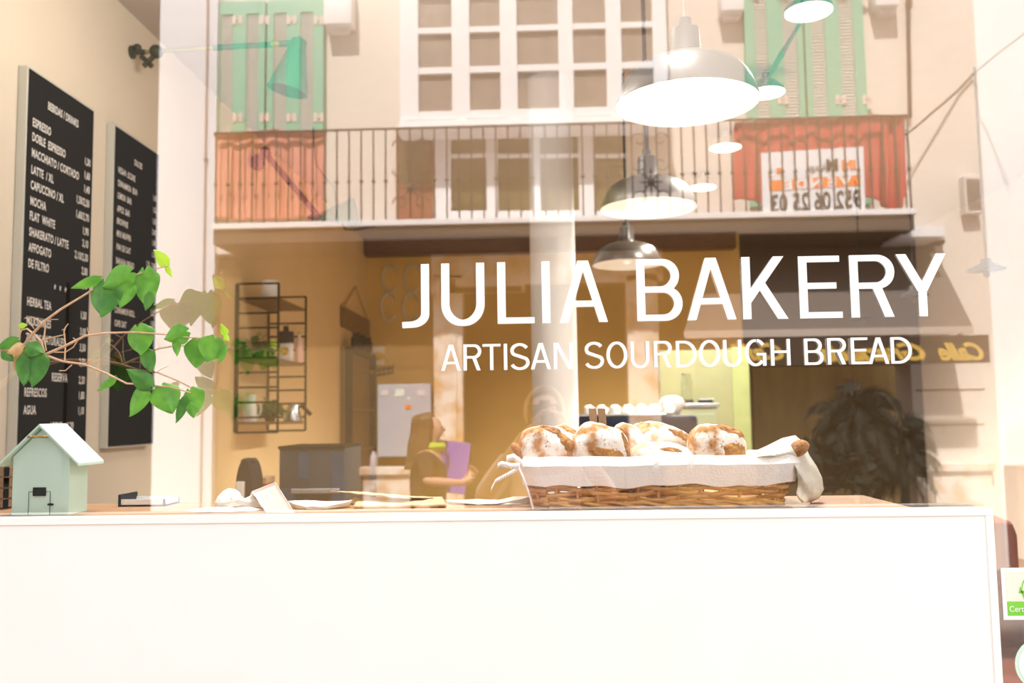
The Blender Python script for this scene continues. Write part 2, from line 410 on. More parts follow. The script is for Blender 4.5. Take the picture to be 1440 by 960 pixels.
def glyph(ch, W, H, s):
    h = s / 2; g = h * .74; o = []
    def st_(p, clip=False): o.extend(strip(p, s, (0, H) if clip else None))
    def diag(a, b):
        a = Vector(a); b = Vector(b); d = (b - a).normalized() * s * 1.5
        st_([a - d, b + d], True)
    if ch == 'I': st_([(W / 2, 0), (W / 2, H)])
    elif ch == 'L': st_([(h, 0), (h, H)]); st_([(0, g), (W, g)])
    elif ch == 'J':
        r = W * .52
        st_([(W - h, H)] + [(W - h, r)] + arc(W - h - r, r - h * .6, r, r - h + h * .2, 0, -90)[1:] + [(0, h - s * .45)])
    elif ch == 'U':
        r = W / 2 - h; ry = r * 1.05
        st_([(h, H), (h, ry)] + arc(W / 2, ry + h * .5, r, ry + h * .1 , 180, 360, 24)[1:-1] + [(W - h, ry), (W - h, H)])
    elif ch == 'A':
        diag((h * 1.08, 0), (W / 2 - h * .25, H)); diag((W - h * 1.08, 0), (W / 2 + h * .25, H)); st_([(W * .2, H * .30), (W * .8, H * .30)])
    elif ch in 'BRPD':
        st_([(h, 0), (h, H)])
        if ch == 'D':
            r = H / 2 - g; st_([(s * .8, H - g), (W - r * .95 - h, H - g)] + arc(W - r * .95 - h, H / 2, r * .95, r, 90, -90, 24)[1:] + [(s * .8, g)])
        else:
            m = H * .505; r = (H - g - m) / 2; w2 = W - (W * .06 if ch == 'B' else W * .03)
            st_([(s * .8, H - g), (w2 - r - h, H - g)] + arc(w2 - r - h, m + r, r, r, 90, -90, 18)[1:] + [(s * .8, m)])
            if ch == 'B':
                r2 = (m - g) / 2; st_([(s * .8, m), (W - r2 - h, m)] + arc(W - r2 - h, g + r2, r2, r2, 90, -90, 18)[1:] + [(s * .8, g)])
            if ch == 'R': diag((W * .55, m), (W - h * 1.1, 0)) if False else o.extend(strip([(W * .54, m + s * .3), (W - h * 1.15, 0 - s)], s * 1.05, (0, m)))
    elif ch == 'K':
        st_([(h, 0), (h, H)]); 
        o.extend(strip([(s * .6, H * .30), (W - h * 1.7, H + s)], s * 1.02, (H * .2, H)))
        o.extend(strip([(W * .36, H * .60), (W - h * 1.1, 0 - s)], s * 1.05, (0, H * .60)))
    elif ch == 'E': st_([(h, 0), (h, H)]); st_([(0, g), (W, g)]); st_([(0, H - g), (W * .97, H - g)]); st_([(0, H * .52), (W * .88, H * .52)])
    elif ch == 'Y':
        for q0, q1 in ((h * 1.1, W / 2 - h * .1), (W - h * 1.1, W / 2 + h * .1)):
            dx_ = (q1 - q0) / (H * .58); o.extend(strip([(q0 - dx_ * s, H + s), (q1 + dx_ * s, H * .42 - s)], s * 1.05, (H * .40, H)))
        st_([(W / 2, 0), (W / 2, H * .45)])
    elif ch == 'T': st_([(W / 2, 0), (W / 2, H)]); st_([(0, H - g), (W, H - g)])
    elif ch == 'H': st_([(h, 0), (h, H)]); st_([(W - h, 0), (W - h, H)]); st_([(h, H * .52), (W - h, H * .52)])
    elif ch == 'N': st_([(h, 0), (h, H)]); st_([(W - h, 0), (W - h, H)]); o.extend(strip([(h - s * .2, H + s * .9), (W - h + s * .2, -s * .9)], s * 1.05, (0, H)))
    elif ch == 'O': st_(arc(W / 2, H / 2, W / 2 - h, H / 2 - h * .6, 0, 360, 36))
    elif ch == 'G':
        st_(arc(W / 2, H / 2, W / 2 - h, H / 2 - h * .6, 38, 318, 30)); st_([(W * .55, H * .44), (W, H * .44)]); st_([(W - h, H * .44), (W - h, 0)])
    elif ch == 'S':
        ry = H / 4 - h * .25; rx = W / 2 - h
        st_(arc(W / 2, H - h * .6 - ry, rx * .95, ry, 25, 215, 18) + arc(W / 2, h * .6 + ry, rx, ry, 40, -160, 20)[0:])
    return o
def sign_line(name, items, y_base, H, s):
    """items: (letter, left px, right px) on one baseline"""
    nq = 0
    t = thing('sign_lettering', (0, -.002, 0), None, None)
    for ch, a, b in items:
        m = MB(); x0 = P(a, y_base(a), 0).x; x1 = P(b, y_base(b), 0).x
        for poly in glyph(ch, x1 - x0, H, s):
            nq += 1; q = [Vector((x0 + p[0], -.002 - .00006 * (nq % 97), p[1] + zb[name])) for p in poly]
            m.add(q, [list(range(len(q)))])
        m.build('letter', 'vinyl', t)
    return t
yb1 = lambda x: 456.5 - (x - 640) * .0178
yb2 = lambda x: 521.5 - (x - 630) * .0165
zb = {'a': sum(P(x, yb1(x), 0).z for x in (640, 1000, 1300)) / 3, 'b': sum(P(x, yb2(x), 0).z for x in (640, 1000, 1270)) / 3}
H1 = (P(1000, yb1(1000) - 87, 0).z - P(1000, yb1(1000), 0).z); H2 = P(950, yb2(950) - 37, 0).z - P(950, yb2(950), 0).z
t = sign_line('a', [('J', 566, 604), ('U', 621, 682), ('L', 700, 752), ('I', 762, 775), ('A', 787, 855), ('B', 896, 960), ('A', 966, 1035), ('K', 1044, 1115),
                    ('E', 1125, 1185), ('R', 1197, 1262), ('Y', 1263, 1333)], yb1, H1, .0162)
t.location = (0, -.002, 0)
tag(t, 'large white capitals reading JULIA BAKERY on the glass', 'lettering')
t = sign_line('b', [('A', 620.5, 648.5), ('R', 652, 678), ('T', 679, 704.5), ('I', 708.5, 714), ('S', 717.5, 745), ('A', 746.5, 775), ('N', 779, 806),
                    ('S', 822, 849.5), ('O', 853, 882.5), ('U', 887, 913), ('R', 919.5, 945.5), ('D', 951, 980), ('O', 983, 1013), ('U', 1017, 1042.5), ('G', 1048, 1077.5), ('H', 1084, 1111.5),
                    ('B', 1131, 1157.5), ('R', 1163, 1190), ('E', 1195.5, 1220), ('A', 1221, 1250.5), ('D', 1253, 1282.5)], yb2, H2, .0066)
tag(t, 'smaller white capitals reading ARTISAN SOURDOUGH BREAD under the big name', 'lettering')

# stickers, lower right of the glass
c = P(1436, 834, 0); 
t = thing('sticker', (c.x, -.001, c.z), 'square pale green certification sticker on the glass right of the panel', 'sticker')
x0 = P(1409, 834, 0).x; z1 = P(1425, 798, 0).z; z0 = P(1425, 871, 0).z; wd_ = z1 - z0
MB().box((x0, -.0012, z0), (x0 + wd_, -.0004, z1)).build('backing', 'vinyl', t)
q = wd_ * .08
MB().box((x0 + q, -.0018, z0 + q * 4.6), (x0 + wd_ - q, -.0013, z1 - q)).build('field', 'cert_pale', t)
MB().box((x0 + q, -.0018, z0 + q), (x0 + wd_ - q, -.0013, z0 + q * 4.4)).build('band', 'cert_green', t)
vs, fs = text_mb('Certified', wd_ * .11, (x0 + q * 1.3, -.0022, z0 + q * 2), sx=.95); MB().add(vs, fs).build('lettering', 'vinyl', t)
bk = MB(); cx = x0 + wd_ * .52; cz = z0 + wd_ * .50
bk.add([(cx - .016, -.0022, cz + .006), (cx + .016, -.0022, cz + .006), (cx + .010, -.0022, cz - .012), (cx - .010, -.0022, cz - .012)], [(0, 1, 2, 3)])
for k in range(5):
    x = cx - .02 + k * .009; bk.add([(x, -.0022, cz + .001), (x + .008, -.0022, cz + .001), (x + .004, -.0022, cz + .014)], [(0, 1, 2)])
bk.tube([(cx + .013 * math.cos(a), -.0022, cz + .008 + .022 * math.sin(a)) for a in [PI * i / 12 for i in range(13)]], .0009, 5)
bk.build('basket_emblem', 'cert_green', t)
c = P(1463, 934, 0)
t = thing('sticker', (c.x, -.001, c.z), 'round pale aqua sticker low on the glass, lower than the square one', 'sticker')
r = c.x - P(1427, 934, 0).x
MB().lathe([(0, .0003), (r, .0003), (r, 0), (0, 0)], 48, Matrix.Rotation(PI / 2, 4, 'X'), c=(c.x, -.0008, c.z)).build('disc', 'aqua', t)
MB().lathe([(r * .62, .0008), (r * .86, .0008), (r * .86, .0004), (r * .62, .0004)], 48, Matrix.Rotation(PI / 2, 4, 'X'), c=(c.x, -.0010, c.z)).build('ring', 'vinyl', t)

# ------------------------------------------------------------------ menu boards
def menu(px0, px1, top0, bot0, label, title, rows, prices, ytitle, lx, sxx=.60, hh=.031):
    a = PX(px0, top0, XL); b = PX(px1, top0 + 40, XL); lo = PX(px0, bot0, XL)
    y0, y1, z1, z0 = a.y, b.y, a.z, lo.z; TH = .035
    t = thing('menu_board', (XL, (y0 + y1) / 2, z0), label, 'menu board', 'black letter boards on the left wall')
    MB().box((XL + .001, y0, z0), (XL + TH, y1, z1), bev=.002).build('frame', 'board_edge', t)
    MB().box((XL + TH, y0 + .008, z0 + .008), (XL + TH + .002, y1 - .008, z1 - .008)).build('felt', 'board', t)
    def put(txt, z, y, h, al='LEFT', sx=sxx):
        vs, fs = text_mb(txt, h, (XL + TH + .003, y, z), (0, 1, 0), (0, 0, 1), sx=sx, bold=.022, space=1.08, align=al); MB().add(vs, fs).build('text_line', 'letter_white', t)
    zz = lambda py: PX(lx, py, XL + TH).z - hh / 2
    if title: put(title, zz(ytitle), (y0 + y1) / 2, hh * .95, 'CENTER')
    for py, s in rows: put(s, zz(py), y0 + .035 if not s.startswith('>') else y0 + .2, hh) if not s.startswith('>') else put(s[1:], zz(py), y0 + .21, hh)
    for py, s in prices: put(s, zz(py), y1 - .03, hh * .95, 'RIGHT')
    return t
menu(26, 122, 92, 640, 'black menu board with drinks and prices, nearer of two on the left wall', 'BEBIDAS / DRINKS',
     [(167, 'ESPRESSO'), (188, 'DOBLE  ESPRESSO'), (211, 'MACCHIATO / CORTADO'), (235, 'LATTE  / XL'), (257, 'CAPUCCINO / XL'), (280, 'MOCHA'), (301, 'FLAT  WHITE'), (324, 'SHAKERATO / LATTE'), (346, 'AFFOGATO'), (369, 'DE FILTRO'),
      (396, '>*   *   *'), (423, 'HERBAL TEA'), (450, 'MILKSHAKES'), (474, 'ZUMOS NATURALES'), (527, '>RESERVA'), (551, 'REFRESCOS'), (576, 'AGUA'), (600, '>LECHE  +0,20')],
     [(181, '1,30'), (203, '1,60'), (225, '1,40'), (247, '1,50/2,50'), (270, '1,60/2,70'), (292, '1,90'), (312, '2,10'), (334, '2,10/2,30'), (356, '2,00'), (378, '2,00'), (426, '1,50'), (452, '3,00'), (477, '3,50'), (500, '2,50'), (528, '2,20'), (552, '1,80'), (576, '1,10')], 130, 38)
menu(150, 214, 174, 630, 'black menu board with pastries and prices, farther of two on the left wall', 'DULCES',
     [(231, 'VEGAN  SCONE'), (250, 'CINNAMON  BUN'), (268, 'LEMON  BAR'), (287, 'APPLE  BAR'), (305, 'BROWNIE'), (323, 'MINI MUFFIN'), (342, 'PAN DE OAT'), (362, 'BANANA BREAD'), (433, 'CINNAMON ROLL'), (452, 'CAFE OAT')],
     [(243, '1,60'), (262, '1,50'), (280, '1,50'), (297, '2,00'), (314, '1,80'), (332, '1,50'), (350, '1,50 - 3,00'), (366, '1,80'), (424, '3,50'), (441, '1,80')], 206, 153, .56, .027)

# ------------------------------------------------------------------ green swing lamps on the left wall
def seg(a, b, r0, r1, m, n=20):                       # open cone shade between two points
    a = Vector(a); b = Vector(b); q = (b - a).to_track_quat('Z', 'Y').to_matrix().to_4x4(); L = (b - a).length
    m.lathe([(r0 * .5, -.012), (r0, 0), (r0 * 1.1, L * .12), (r1, L), (r1 * .97, L), (r0, L * .12), (r0 * .5, 0)], n, q, c=a)
a0 = PX(205, 73, XL + .07); yl = a0.y
t = thing('wall_lamp', (XL, yl, a0.z), 'green enamel lamp on a long straight brass arm, high on the left wall', 'lamp')
m = MB().lathe([(0, 0), (.03, 0), (.03, .012), (.012, .02), (.012, .07), (0, .07)], 16, Matrix.Rotation(PI / 2, 4, 'Y'), c=(XL, yl, a0.z))
m.ball((XL + .12, yl, a0.z), .032).ball((XL + .03, yl, a0.z + .02), .02).tube([(XL + .05, yl, a0.z - .02), (XL + .10, yl, a0.z - .07)], .012).tube([(XL + .11, yl, a0.z - .02), (XL + .06, yl, a0.z - .07)], .012)
m.build('bracket', 'bronze', t, smooth=1)
e1 = P(300, 67, yl); e2 = P(392, 62, yl)
MB().tube([(XL + .07, yl, a0.z), e1], .010).build('rear_arm', 'brass', t, smooth=1)
MB().tube([e1, e2], .014).build('arm', 'green_enamel', t, smooth=1)
MB().lathe([(.015, -.02), (.017, 0), (.015, .02)], 14, Matrix.Rotation(PI / 2, 4, 'Y'), c=P(388, 62, yl)).build('collar', 'brass', t)
s = MB(); seg(P(421, 57, yl), P(404, 128, yl), .035, .095, s); s.tube([e2, P(415, 60, yl)], .016); s.build('lamp_shade', 'green_enamel', t, smooth=1)
a0 = PX(362, 224, XL + .05); yl = a0.y
t = thing('wall_lamp', (XL, yl, a0.z), 'green lamp with black arm angled down, farther along the left wall', 'lamp')
MB().ball((XL + .05, yl, a0.z - .02), .05, 1, 1, 1.1).ball(P(373, 214, yl), .04).build('bracket', 'black_iron', t, smooth=1)
MB().tube([P(370, 212, yl), P(447, 303, yl)], .020).ball(P(445, 305, yl), .04, 1.6, 1, .6).build('arm', 'black_iron', t, smooth=1)
s = MB(); seg(P(452, 305, yl), P(500, 297, yl), .03, .095, s); s.build('lamp_shade', 'green_enamel', t, smooth=1)
MB().tube([P(440, 172, yl), P(442, 215, yl), P(446, 234, yl), P(458, 250, yl), P(470, 262, yl), P(474, 300, yl), P(485, 322, yl), P(500, 323, yl), P(528, 318, yl)], .005, 6).build('cord', 'black_cord', t)

# ------------------------------------------------------------------ pendants
def dish(R, ztop=.13):
    o = MB().lathe([(R, 0), (R * .995, .010), (R * .95, .035), (R * .88, .062), (R * .78, .088), (R * .6, .108), (R * .4, .120), (.045, .128), (.042, .135), (.038, .205), (.020, .212), (.018, .235), (0, .235)], 48)
    i = MB().lathe([(R * .998, -.001), (R * .97, .004), (R * .92, .030), (R * .85, .055), (R * .75, .080), (R * .58, .100), (R * .35, .112), (.0, .118)], 48)
    return o, i
def pendant(px, py, Z, R, label, key, cord, grp=None, en=2.2):
    c = P(px, py, Z - 1.72)
    t = thing('pendant_lamp', c, label, 'lamp', grp); o, i = dish(R)
    sh = o.build('lamp_shade', key, None, smooth=1, local=True); sh.parent = t
    li = i.build('reflector', 'enamel_white', None, smooth=1, local=True); li.parent = sh
    b = MB().ball((0, 0, .045), .032, 1, 1, 1.25).build('bulb', 'bulb' if Z < 3 else 'porcelain', None, smooth=1, local=True); b.parent = t
    cd = MB().tube([(0, 0, .23), (0, 0, ZC - c.z)], .004 if Z < 3 else .009, 6).build('cord', cord, None, local=True); cd.parent = t
    l = light('pendant_light', 'POINT', c + Vector((0, 0, -.02)), en, (1, .90, .74), .05)
    return t
G_P = 'dish pendants in a row over the room'
pendant(966, 146, 2.34, .190, 'large grey dish pendant lamp hanging nearest the glass', 'enamel_grey', 'grey_cord', G_P)
pendant(912, 293, 3.47, .190, 'grey dish pendant lamp, middle of the row of three', 'enamel_grey', 'black_cord', G_P, 1.0)
pendant(882, 372, 4.85, .190, 'dark brown dish pendant lamp behind the letters, lowest of the three', 'enamel_dark', 'black_cord', G_P, .25)
# ceiling spots with green shades
for k, (px, py, lab) in enumerate([(1137, 17, 'small glowing green ceiling lamp nearest the top edge'), (1077, 131, 'small glowing green ceiling lamp beside the largest pendant'),
                       (1020, 208, 'small glowing ceiling lamp, third in the line going back'), (988, 264, 'small glowing ceiling lamp farthest back in the line')]):
    c = PZ(px, py, ZC - .12)
    t = thing('ceiling_lamp', c, lab, 'lamp', 'small round ceiling lamps')
    R = .105
    o = MB().lathe([(R, 0), (R * .98, .02), (R * .5, .07), (.02, .085), (.018, .12), (0, .12)], 32).build('lamp_shade', 'green_enamel' if k < 2 else 'enamel_white', None, smooth=1, local=True); o.parent = t
    i = MB().lathe([(0, -.001), (R * .97, -.001), (R * .97, .004), (0, .004)], 32).build('diffuser', 'lens', None, local=True); i.parent = t
    l = light('spot_light', 'SPOT', c - Vector((0, 0, .03)), 450 if k < 2 else 850, (1, .94, .82)); l.data.spot_size = 2.5; l.data.spot_blend = 1; l.data.shadow_soft_size = .08
a, b = PZ(1124, 34, ZC - .12), PZ(1074, 119, ZC - .16)
t = bpy.data.objects['ceiling_lamp']
MB().tube([a, a.lerp(b, .3), a.lerp(b, .45), b], [.008, .011, .016, .008]).build('arm', 'green_enamel', t, smooth=1)
for px, py, Z, R, lab in [(1387, 376, 4.9, .098, 'flat black disc pendant lamp hanging farthest right'), (1286, 413, 6.0, .09, 'flat black disc pendant lamp, middle of the right-hand three'), (1212, 446, 7.3, .11, 'flat black disc pendant lamp, farthest back on the right')]:
    c = P(px, py, Z - 1.72); t = thing('disc_pendant', c, lab, 'lamp', 'flat black pendant lamps on the right')
    for nm, m, k in (('lamp_shade', MB().lathe([(0, .05), (.022, .05), (.035, .022), (R, -.008), (R, -.016), (.02, .0), (0, 0)], 32), 'black_plastic'),
                  ('bulb', MB().ball((0, 0, -.035), .018, 1, 1, 1.2), 'bronze'), ('cord', MB().tube([(0, 0, .02), (0, 0, ZC - c.z)], .006, 6), 'black_cord')):
        o = m.build(nm, k, None, smooth=1, local=True); o.parent = t

for x_, lab in ((-1.15, 'added unseen fill lamp on the ceiling above the birdhouse'), (-.45, 'added unseen fill lamp on the ceiling above the papers'), (.28, 'added unseen fill lamp on the ceiling above the bread basket')):  # out-of-view lamps added to brighten the things on the ledge
    c = Vector((x_, .42, ZC - .12)); t = thing('ceiling_lamp', c, lab, 'lamp', 'small round ceiling lamps'); R = .105
    for nm, m_, k_ in (('lamp_shade', MB().lathe([(R, 0), (R * .98, .02), (R * .5, .07), (.02, .085), (.018, .12), (0, .12)], 32), 'enamel_white'), ('diffuser', MB().lathe([(0, -.001), (R * .97, -.001), (R * .97, .004), (0, .004)], 32), 'lens')):
        o = m_.build(nm, k_, None, smooth=1, local=True); o.parent = t
    l = light('added_ledge_light', 'SPOT', c - Vector((0, 0, .03)), 150, (1, .97, .92)); l.data.spot_size = 1.0; l.data.spot_blend = .8; l.data.shadow_soft_size = .08
    l.rotation_euler = (Vector((x_, .20, ZK)) - c).to_track_quat('-Z', 'Y').to_euler()
for x_, y_, lab in ((-.95, .95, 'added unseen fill lamp above the nearer menu board'), (-.85, 1.5, 'added unseen fill lamp above the farther menu board')):  # out-of-view lamps added to brighten the front of the left wall
    c = Vector((x_, y_, ZC - .12)); t = thing('ceiling_lamp', c, lab, 'lamp', 'small round ceiling lamps'); R = .105
    for nm, m_, k_ in (('lamp_shade', MB().lathe([(R, 0), (R * .98, .02), (R * .5, .07), (.02, .085), (.018, .12), (0, .12)], 32), 'enamel_white'), ('diffuser', MB().lathe([(0, -.001), (R * .97, -.001), (R * .97, .004), (0, .004)], 32), 'lens')):
        o = m_.build(nm, k_, None, smooth=1, local=True); o.parent = t
    light('added_wall_light', 'POINT', c - Vector((0, 0, .22)), 22, (1, .94, .84), .1)
# white round column in the room
c = P(776, 300, 3.2); r = (P(810, 500, 3.2).x - P(746, 500, 3.2).x) / 2
st('column_1', MB().lathe([(r, ZF), (r, ZC)], 40, c=(c.x, 3.2, 0)).build('column_1', 'column', smooth=1))

# ------------------------------------------------------------------ wire wall shelf
ya, yb = PX(330, 500, XL).y, PX(375, 500, XL).y
dz = lambda px, py, y: P(px, py, y).z
zt0, zb0 = dz(345, 399, ya), dz(345, 608, ya)
dx = .27
t = thing('wall_shelf', (XL, (ya + yb) / 2, zb0), 'dark wire ladder shelf with three wooden shelves on the left wall', 'shelf')
for y in (ya, yb):
    m = MB()
    m.tube([(XL + .012, y, zb0), (XL + .012, y, zt0)], .013 if y == ya else .008, 6).tube([(XL + dx, y, zb0), (XL + dx, y, zt0)], .008, 6)
    n = 10
    for k in range(n + 1): m.tube([(XL + .012, y, zb0 + (zt0 - zb0) * k / n), (XL + dx, y, zb0 + (zt0 - zb0) * k / n)], .007, 5)
    m.build('ladder_frame', 'shelf_metal', t)
zs = [dz(360, 417, ya), dz(360, 503, ya), dz(395, 592, yb)]
for z in zs: MB().box((XL + .015, ya + .006, z - .018), (XL + dx - .01, yb - .006, z), bev=.003).build('shelf_board', 'shelf_wood', t)
ym = (ya + yb) / 2
c = P(380, 415, ym - .1); c.z = zs[0]
t = thing('paper_roll', c, 'white paper roll standing on the top shelf', 'roll')
MB().lathe([(.018, 0), (.052, 0), (.054, .004), (.054, .126), (.052, .13), (.018, .13)], 24, c=c).build('paper', 'paper', t, smooth=1)
MB().lathe([(.018, .0), (.018, .13), (.015, .13), (.015, 0)], 16, c=c).build('core', 'kraft', t)
c = P(404, 500, yb - .2); c.z = zs[1]
t = thing('coffee_bag', c, 'white coffee bag with a yellow print and black top on the middle shelf', 'bag')
MB().box((c.x - .055, c.y - .03, c.z), (c.x + .035, c.y + .03, c.z + .125), bev=.008).build('pouch', 'paper', t, smooth=1)
MB().lathe([(.05, .125), (.055, .14), (.05, .20), (.02, .205), (.015, .24), (0, .24)], 20, c=(c.x - .01, c.y, c.z)).build('lid', 'navy', t, smooth=1)
MB().lathe([(0, .001), (.03, .001), (.03, 0), (0, 0)], 20, Matrix.Rotation(PI / 2, 4, 'X'), c=(c.x - .01, c.y - .031, c.z + .07)).build('print', 'yellow', t)
c = P(421, 503, yb - .12); c.z = zs[1]
t = thing('bottle', c, 'pink glass bottle beside the coffee bag on the middle shelf', 'bottle')
MB().lathe([(0, 0), (.026, 0), (.027, .01), (.026, .13), (.010, .165), (.010, .19), (0, .19)], 20, c=c).build('glass', 'pink_glass', t, smooth=1)
MB().lathe([(.012, .19), (.012, .205), (0, .205)], 14, c=c).build('cap', 'brass', t)
def bush(name, c, r, n, label, key='leaf_dark', leaflen=.045, pot=True):
    t = thing(name, c, label, 'plant'); g = MB(); R = random.Random(int(c.x * 1e3))
    for k in range(n):
        d = Vector((R.gauss(0, 1), R.gauss(0, 1), abs(R.gauss(.2, .8)))).normalized() * r * R.uniform(.4, 1)
        p = Vector(c) + Vector((d.x, d.y, d.z + .05)); a = Vector((R.gauss(0, 1), R.gauss(0, 1), R.gauss(0, .6))).normalized() * leaflen; b = a.cross(Vector((R.gauss(0, 1), R.gauss(0, 1), 1))).normalized() * leaflen * .32
        g.add([p, p + a * .5 + b, p + a, p + a * .5 - b], [(0, 1, 2, 3)])
    if pot:
        MB().lathe([(0, 0), (.03, 0), (.038, .055), (.034, .055), (.03, .05), (0, .05)], 20, c=c).build('pot', 'black_plastic', t, smooth=1)
    g.build('foliage', key, t)
    return t
bush('potted_plant', Vector((XL + .10, ya + .14, zs[1])), .11, 160, 'small leafy plant in a black pot on the middle shelf')
bush('potted_plant', Vector((XL + .13, ya + .3, zs[2])), .09, 150, 'bushy plant in a black pot on the bottom shelf')
c = Vector((P(352, 600, ya + .12).x, ya + .12, zs[2]))
t = thing('jug', c, 'pale glass jug on the bottom shelf beside the plant', 'jug')
MB().lathe([(0, 0), (.04, 0), (.045, .02), (.036, .10), (.03, .14), (.036, .17), (.033, .17), (.027, .14), (.04, .02), (0, .006)], 24, c=c).build('body', 'porcelain', t, smooth=1)
MB().tube([c + Vector((.036 + .03 * math.sin(a), 0, .08 + .05 * math.cos(a))) for a in [PI * i / 10 for i in range(11)]], .005, 6).build('handle', 'porcelain', t, smooth=1)
c = Vector((P(412, 590, yb - .15).x, yb - .15, zs[2])); 
t = thing('kettle', c, 'steel pouring kettle with a black handle on the bottom shelf', 'kettle')
MB().lathe([(0, 0), (.06, 0), (.062, .01), (.035, .10), (.03, .11), (0, .115)], 24, c=c).build('body', 'steel', t, smooth=1)
MB().tube([c + Vector((.03, 0, .09)), c + Vector((.06, 0, .10)), c + Vector((.12, 0, .04))], [.008, .013, .014], 8).build('handle', 'black_plastic', t, smooth=1)
MB().tube([c + Vector((-.05, 0, .02)), c + Vector((-.09, 0, .06)), c + Vector((-.11, 0, .12))], [.008, .006, .005], 8).build('spout', 'steel', t, smooth=1)

# hanging board on a string + tall dark cabinet farther back
y0, y1 = PX(478, 440, XL).y, PX(515, 452, XL).y
z1, z0 = PX(478, 431, XL).z, PX(478, 458, XL).z
t = thing('hanging_sign', (XL, (y0 + y1) / 2, z0), 'dark wooden board hanging from a string on the left wall', 'sign')
MB().add([(XL + .01, y0, z1), (XL + .01, y1, z1), (XL + .01, y1, z0 - .02), (XL + .01, y0, z0), (XL + .04, y0, z1), (XL + .04, y1, z1), (XL + .04, y1, z0 - .02), (XL + .04, y0, z0)],
         [(0, 1, 2, 3), (7, 6, 5, 4), (0, 4, 5, 1), (1, 5, 6, 2), (2, 6, 7, 3), (3, 7, 4, 0)]).build('board', 'shelf_wood', t)
MB().tube([(XL + .02, y0 + .05, z1), (XL + .015, (y0 + y1) / 2, z1 + .28), (XL + .02, y1 - .05, z1)], .006, 5).build('string', 'old_wood', t)
zt_ = PX(478, 487, XL).z
t = thing('cabinet', (XL + .15, (y0 + y1) / 2, ZF), 'tall narrow dark cabinet against the left wall near the back', 'cabinet')
MB().box((XL + .01, y0, ZF), (XL + .05, y1, zt_)).build('back_panel', 'shelf_wood', t)
m = MB()
for y in (y0, y1 - .05): m.box((XL + .05, y, ZF), (XL + .11, y + .05, zt_))
m.box((XL + .05, y0, zt_ - .05), (XL + .11, y1, zt_)); m.build('frame', 'black_plastic', t)
for k in range(5): MB().box((XL + .05, y0 + .05, zt_ - .2 - k * .4), (XL + .10, y1 - .05, zt_ - .17 - k * .4)).build('shelf', 'shelf_wood', t)
for k, (py, lab) in enumerate(((487, 'left'), (487, 'middle'), (487, 'right'))):
    yy = y0 + .25 + k * .28; c = Vector((XL + .10, yy, zt_))
    t = thing('jar', c, 'small dark jar on top of the tall cabinet, %s of three' % lab, 'jar', 'jars on the tall cabinet')
    MB().lathe([(0, 0), (.05, 0), (.05, .10), (.035, .12), (.035, .15), (0, .15)], 16, c=c).build('glass', 'navy', t, smooth=1)
# coat hook + card on the back wall
def onback(px0, py0, px1, py1, th, y=None):
    y = YB if y is None else y
    a, b = P(px0, (py0 + py1) / 2, y), P(px1, (py0 + py1) / 2, y); zt, zb_ = P((px0 + px1) / 2, py0, y).z, P((px0 + px1) / 2, py1, y).z
    return (a.x, y - th, zb_), (b.x, y, zt)
lo, hi = onback(514, 487, 541, 513, .012); lo = (max(lo[0], XL + .02), lo[1], lo[2])
t = thing('picture_card', ((lo[0] + hi[0]) / 2, YB, lo[2]), 'small white card with a yellow picture on the back wall', 'picture')
MB().box(lo, (hi[0], hi[1] - .001, hi[2])).build('card', 'paper', t)
MB().ball(((lo[0] + hi[0]) / 2 + .02, YB - .014, (lo[2] + hi[2]) / 2 - .01), .075, 1, .03, .6).build('picture', 'yellow', t)
a, b = P(528, 521, YB - .05), P(552, 517, YB - .05)
t = thing('wall_rack', (a.x, YB, a.z), 'small wire rack on the back wall under the yellow picture card', 'rack')
m = MB().tube([a, b], .008, 5).tube([a + Vector((0, 0, -.05)), b + Vector((0, 0, -.05))], .008, 5)
for k in range(5): p = a.lerp(b, k / 4); m.tube([p + Vector((0, .05, .03)), p, p + Vector((0, 0, -.06))], .006, 5)
m.build('wire_frame', 'shelf_metal', t)
t = thing('wire_ornament', P(570, 450, YB - .01), 'faint looped wire ornament on the back wall left of the first letter', 'ornament')
for cx, cy in ((549, 392), (547, 432), (580, 392), (578, 432)):
    m = MB().tube([P(cx + 11 * math.cos(a), cy + 19 * math.sin(a), YB - .011) for a in [2 * PI * (.1 + .8 * i / 20) + PI * 0 for i in range(21)]], .010, 6); m.build('loop', 'board_edge', t)
# wall heater strip / rail on the back wall
lo, hi = onback(695, 205, 880, 213, .05); t = tag(MB().box(lo, hi, bev=.006).build('curtain_rail', 'black_iron'), 'thin dark rail across the top of the back wall', 'rail')

# ------------------------------------------------------------------ work counter with machines behind the ledge
ZW = 1.12
t = thing('counter', (-.6, 2.3, ZF), 'low wooden work counter behind the window ledge', 'counter')
MB().box((XL + .02, 1.35, ZW - .04), (.0, 2.4, ZW), bev=.004).build('worktop', 'wood_ledge', t)
MB().box((XL + .05, 1.4, ZF), (-.05, 2.35, ZW - .04)).build('body', 'white_panel', t)
yk = 1.75
def pb(px0, py0, px1, py1, y, d):
    a, b = P(px0, (py0 + py1) / 2, y), P(px1, (py0 + py1) / 2, y); return (a.x, y, P((px0 + px1) / 2, py1, y).z), (b.x, y + d, P((px0 + px1) / 2, py0, y).z)
lo, hi = pb(392, 628, 486, 715, yk, .3); lo = (lo[0], lo[1], ZW)
t = thing('countertop_machine', ((lo[0] + hi[0]) / 2, yk + .15, ZW), 'steel countertop machine with blue tinted panels behind the papers', 'machine')
MB().box(lo, hi, bev=.008).build('body', 'dark_steel', t, smooth=1)
w_ = hi[0] - lo[0]; h_ = hi[2] - lo[2]
MB().box((lo[0] + w_ * .80, yk - .006, lo[2] + .01), (hi[0] - .004, yk, hi[2] - .03)).build('side_panel', 'blue_steel', t)
